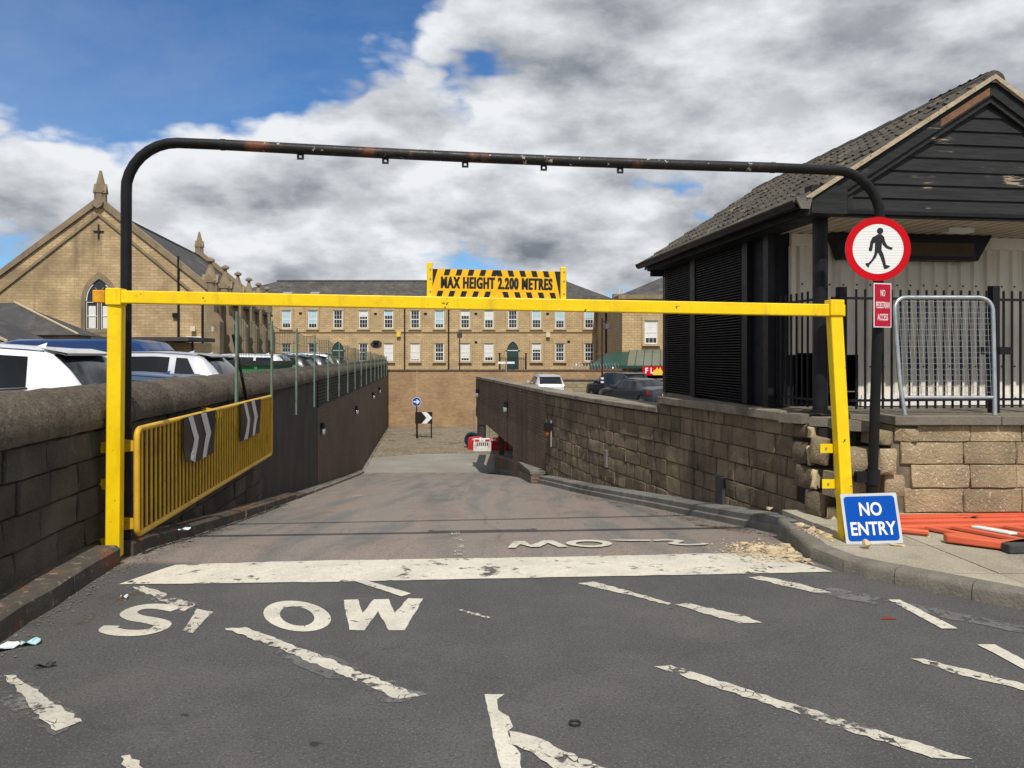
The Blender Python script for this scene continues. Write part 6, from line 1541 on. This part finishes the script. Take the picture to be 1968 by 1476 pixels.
m = MB(); m.add([(3.36, -.72, 1.64), (3.36, .72, 1.64), (3.88, .8, 1.2), (3.88, -.8, 1.2)], [(0, 1, 2, 3)]); m.build('windscreen', M['glass_dark'], vn)
# green skip
sk = thing('green_skip', 'green steel skip with black top edge behind the left wall', 'skip', (-6.45, 21.0, .36), R180 + .06)
m = MB(); m.prism([(-.3, 1.16), (.15, .1), (2.2, .1), (2.8, 1.16)], -.85, .85, 'y'); m.build('body', M['skip_green'], sk)
m = MB(); m.box(-.36, 2.86, -.92, -.84, 1.10, 1.22).box(-.36, 2.86, .84, .92, 1.10, 1.22).box(-.36, -.28, -.84, .84, 1.1, 1.22).box(2.78, 2.86, -.84, .84, 1.1, 1.22); m.build('top_rim', M['trim'], sk)
for x in (.3, 1.1, 1.9):
    m = MB(); m.box(x - .04, x + .04, .851, .90, .3, 1.08); m.build('stiffener', M['skip_green'], sk)

# ================================================================== loose things on the pavement and road
def chip(seed, s):
    # an angular flake: the hull of a few random points
    import bmesh
    rnd = random.Random(seed); bm_ = bmesh.new()
    for i in range(15):
        a = rnd.uniform(0, 6.283); r = rnd.uniform(.55, 1.) ; z_ = rnd.uniform(0, 1)
        bm_.verts.new((r * math.cos(a) * s[0] / 2, r * math.sin(a) * s[1] / 2, z_ * s[2] * (1.25 - .6 * r)))
    bmesh.ops.convex_hull(bm_, input=list(bm_.verts))
    for v in [v for v in bm_.verts if not v.link_faces]: bm_.verts.remove(v)
    m = MB(); bm_.verts.index_update(); m.add([tuple(v.co) for v in bm_.verts], [tuple(v.index for v in f.verts) for f in bm_.faces]); bm_.free(); return m
def rubble(spots, on=0.0, mat='stone_break', group=None):
    for x, y, a, b_, h, lab in spots:
        o = chip(int(x * 1000 + y * 77), (a, b_, h)).build('stone_fragment', M[mat], None, label=lab, cat='stone', group=group)
        o.location = (x, y, (on or rz(x, y)) - .004); o.rotation_euler = (random.uniform(-.12, .12), random.uniform(-.12, .12), random.uniform(0, 6))
GR = 'stone rubble on the road'
rubble([(2.22, 6.95, .16, .11, .05, 'pale broken stone at the back middle of the road rubble heap'), (2.36, 6.90, .20, .10, .045, 'widest pale broken stone at the back of the road rubble heap'), (2.44, 6.74, .13, .10, .06, 'thick pale stone chunk close against the kerb in the road rubble'), (2.30, 6.72, .22, .12, .035, 'broad flat pale stone in the middle of the road rubble heap'),
  (2.14, 6.82, .12, .09, .05, 'pale stone at the left side of the road rubble heap'), (2.40, 6.55, .15, .09, .055, 'pale stone lying on the white band nearest the kerb'), (2.28, 6.55, .18, .10, .03, 'thin flat pale flake on the white band end'), (2.45, 6.42, .10, .08, .04, 'small pale stone at the front right of the road rubble heap'),
  (2.20, 6.60, .10, .08, .03, 'small pale flake at the front left of the road rubble heap'), (2.05, 7.05, .09, .06, .03, 'small stray pale stone left of the road rubble heap'), (2.48, 6.96, .14, .09, .06, 'pale stone touching the kerb end behind the road rubble heap'), (2.35, 6.42, .12, .08, .025, 'frontmost thin pale flake of the road rubble heap'), (2.02, 6.9, .07, .05, .02, 'tiny leftmost pale stone of the road rubble heap'), (2.16, 7.15, .12, .08, .03, 'rearmost flat pale stone of the road rubble heap')], group=GR)
GP = 'stone rubble on the pavement'
rubble([(2.74, 7.0, .15, .10, .05, 'middle pale flake on the pavement left of the leaning post'), (2.80, 7.10, .12, .08, .05, 'pale flake close to the foot of the leaning post'), (2.78, 6.80, .18, .09, .03, 'large thin pale flake near the kerb below the leaning post'), (2.76, 6.88, .14, .09, .05, 'thick pale flake touching the lowest yellow bracket'), (2.70, 7.2, .11, .08, .04, 'pale flake beside the end of the stepped kerb'), (2.74, 6.60, .08, .06, .025, 'small pale chip left of the blue board corner'), (2.66, 6.9, .07, .05, .02, 'tiny pale chip at the pavement edge left of the post')], .115, group=GP)
rubble([(2.93, 6.33, .085, .08, .11, 'pointed pale stone in front of the blue board')], .115)
rubble([(3.22, 6.44, .15, .07, .03, 'flat pale stone wedged under the right corner of the blue board')], .115)
rubble([(3.62, 6.86, .06, .05, .03, 'middle of three small stones right of the blue board'), (3.66, 6.75, .05, .04, .02, 'nearest of three small stones right of the blue board'), (3.60, 6.98, .07, .05, .04, 'farthest of three small stones right of the blue board')], .115, group='small stones by the barrier')
rubble([(2.60, 7.75, .12, .08, .04, 'pale stone left on the top of the stepped concrete kerb')], .16)
random.seed(5); dm = MB()
for k in range(420):
    x, y = random.gauss(2.25, .17), random.gauss(6.8, .24)
    if x < 2.5 and math.hypot(x - 2.25, (y - 6.8) * .7) < .5:
        s_ = random.uniform(.006, .018); c_ = chip(k, (s_ * 2, s_ * 1.6, s_)); dm.add([(p_[0] + x, p_[1] + y, p_[2] + rz(x, y) + .006) for p_ in c_.v], c_.f)
for k in range(160):
    x, y = random.gauss(2.85, .14), random.gauss(6.95, .16)
    if x > 2.62 and y < 7.3:
        s_ = random.uniform(.005, .014); c_ = chip(k + 999, (s_ * 2, s_ * 1.6, s_)); dm.add([(p_[0] + x, p_[1] + y, p_[2] + .114) for p_ in c_.v], c_.f)
dm.build('stone_crumbs', M['stone_break'], None, kind='stuff', label='pale crumbs of broken stone around the damaged corner', cat='rubble')
gm = MB(); random.seed(8)
for k in range(900):
    y = random.uniform(4.3, 13); off = .25 + abs(random.gauss(0, .10)); x = wl(y) + off; s_ = random.uniform(.004, .012)
    c_ = chip(k + 5000, (s_ * 2, s_ * 1.5, s_)); gm.add([(p_[0] + x, p_[1] + y, p_[2] + rz(x, y) + .003) for p_ in c_.v], c_.f)
for k in range(500):
    y = random.uniform(7.7, 14); x = wr(y) - .44 - abs(random.gauss(0, .12)); s_ = random.uniform(.004, .012)
    c_ = chip(k + 7000, (s_ * 2, s_ * 1.5, s_)); gm.add([(p_[0] + x, p_[1] + y, p_[2] + rz(x, y) + .003) for p_ in c_.v], c_.f)
gm.build('gutter_gravel', M['kerb'], None, kind='stuff', label='loose brown grit lying along both ramp kerbs', cat='grit')
m = MB(); pl_ = [(1.95, 6.55), (2.2, 6.35), (2.46, 6.28), (2.5, 6.6), (2.46, 7.1), (2.1, 7.25), (1.9, 6.95)]
marking('stone_dust', pl_, M['dust'], .014, .03, .08)
m = MB(); m.add([(x, y, .119) for x, y in [(2.62, 6.75), (2.75, 6.6), (3.05, 6.62), (3.15, 7.05), (2.95, 7.3), (2.68, 7.25)]], [tuple(range(6))]); m.build('stone_dust', M['dust'], pv, world=True)
# fallen orange barrier
fb_ = thing('fallen_barrier', 'orange plastic barrier lying flat on the pavement below the sandstone wall', 'barrier', (3.52, 6.86, .118), math.radians(4))
def slab(x0, x1, y0, y1, z0, z1, name_, mat='orange', par=None, bev=.012):
    m = MB(); m.box(x0, x1, y0, y1, z0, z1); return m.build(name_, M[mat], par or fb_, bevel=bev)
slab(.02, 2.1, .20, .42, .01, .075, 'top_panel'); slab(.05, 2.1, .27, .31, .076, .09, 'panel_rib', bev=.004); slab(.05, 2.1, .36, .40, .076, .09, 'panel_rib', bev=.004)
slab(.0, 2.1, .10, .165, .012, .05, 'middle_rail')
m = MB(); m.prism([(.44, -.66), (1.00, -.68), (1.00, -.56), (.47, -.54), (.28, -.30), (.14, -.30), (.12, -.38)], .012, .075, 'z'); m.build('lower_frame', M['orange'], fb_, bevel=.012)
m = MB(); m.prism([(.36, -.50), (1.00, -.62 + .10), (2.1, -.48), (2.1, -.42), (1.00, -.46), (.40, -.44)], .014, .045, 'z'); m.build('inner_rail', M['orange'], fb_, bevel=.008)
m = MB(); m.prism([(1.04, -.66), (2.1, -.62), (2.1, -.53), (1.04, -.56)], .013, .048, 'z'); m.build('lower_rail', M['orange'], fb_, bevel=.01)
for i in range(8):
    x = .22 + i * .25; m = MB(); m.add([(x, .12, .012), (x + .07, .12, .012), (x + .37, -.45, .012), (x + .30, -.45, .012), (x, .12, .042), (x + .07, .12, .042), (x + .37, -.45, .042), (x + .30, -.45, .042)], [(3, 2, 1, 0), (4, 5, 6, 7), (0, 1, 5, 4), (1, 2, 6, 5), (2, 3, 7, 6), (3, 0, 4, 7)]); m.build('slat', M['orange'], fb_, bevel=.006)
m = MB(); m.prism([(.62, .03), (.70, .03), (.85, -.25), (.77, -.25)], .036, .058, 'z'); m.build('white_reflector', M['sign_white'], fb_, bevel=.006)
m = MB(); m.tube([(-.06, .03, .03), (.14, -.10, .03)], .026, 8); m.build('hinge_peg', M['orange'], fb_, smooth=40)
ft = thing('barrier_foot', 'grey rubber barrier foot lying beside the fallen orange barrier', 'barrier foot', (4.12, 6.16, .118), math.radians(4))
m = MB(); m.prism([(-.14, 0), (.9, .0), (.9, .22), (.30, .24), (.10, .20), (-.14, .10)], .0, .075, 'z'); m.build('slab', M['rubber'], ft, bevel=.012)
m = MB(); m.box(.34, .42, -.10, .0, 0, .05); m.build('lug', M['rubber'], ft, bevel=.01)
# weeds at the wall foot
def weed(label, x, y, n, h):
    t_ = thing('weed', label, 'plant', (x, y, .112))
    for i in range(n):
        a = random.uniform(0, 6.28); l = h * random.uniform(.6, 1.1); m = MB(); d = Vector((math.cos(a), math.sin(a) * .5 - .3, 0)); s_ = Vector((-d.y, d.x, 0)).normalized() * l * .14
        p0, p1, p2 = Vector((0, 0, 0)), d * l * .35 + Vector((0, 0, l * .7)), d * l * .8 + Vector((0, 0, l * .72))
        m.add([p0 - s_ * .3, p0 + s_ * .3, p1 + s_, p1 - s_, p2], [(0, 1, 2, 3), (3, 2, 4)]); m.build('leaf', M['leaf'], t_)
weed('leafy green weed at the wall foot above the orange barrier', 4.28, 7.22, 26, .13)
weed('small green weed right of the leafy one at the wall foot', 4.72, 7.23, 12, .09)
weed('thin green weed near the blue board at the wall foot', 3.78, 7.22, 9, .07)
# litter by the left kerb
def litter(label, x, y, s, mat, rzv, cat='litter'):
    m = MB(); g = [[(s[0] * (i / 4 - .5), s[1] * (j / 3 - .5), .012 * math.sin(i * 1.7 + j) + .012) for j in range(4)] for i in range(5)]; m.grid(g); m.grid([[(p_[0], p_[1], p_[2] - .002) for p_ in r][::-1] for r in g])
    o = m.build('litter', M[mat], None, label=label, cat=cat); o.location = (x, y, .006); o.rotation_euler = (0, 0, rzv)
M['cyan'] = surf('cyan wrapper', (.22, .52, .60), (.5, .62, .64), 30, .5, .05, 30)
litter('pale blue crumpled wrapper in the gutter by the left kerb', -2.84, 4.54, (.10, .07), 'cyan', .5)
litter('clear plastic scrap beside the blue wrapper', -2.95, 4.46, (.15, .08), 'paper', .9)
litter('black rubber strip on the road left of the painted S', -2.55, 4.20, (.10, .025), 'trim', .4)
litter('black shoe-like rubber lump at the left picture edge', -2.83, 4.06, (.20, .09), 'trim', .1)
litter('white paper scrap in the gutter grit', -2.72, 5.4, (.05, .03), 'paper', .3)
m = MB(); m.prism([(-.05, -.02), (.05, -.015), (-.005, .035)], 0, .006, 'z'); o = m.build('red_shard', surf('faded red plastic', (.22, .035, .03)), None, label='small dull red plastic triangle lying on the road at right', cat='litter'); o.location = (2.43, 4.98, .002)
litter('grey paper scrap beyond the yellow rail foot', -3.2, 7.5, (.12, .05), 'paper', .8)
rg = MB(); rg.tube([(.025 * math.cos(a), .025 * math.sin(a), .006) for a in [k * .5 for k in range(13)]], .005, 5); o = rg.build('rubber_ring', M['trim'], None, label='small black rubber ring lying on the road at the front', cat='litter'); o.location = (.29, 3.55, .004)
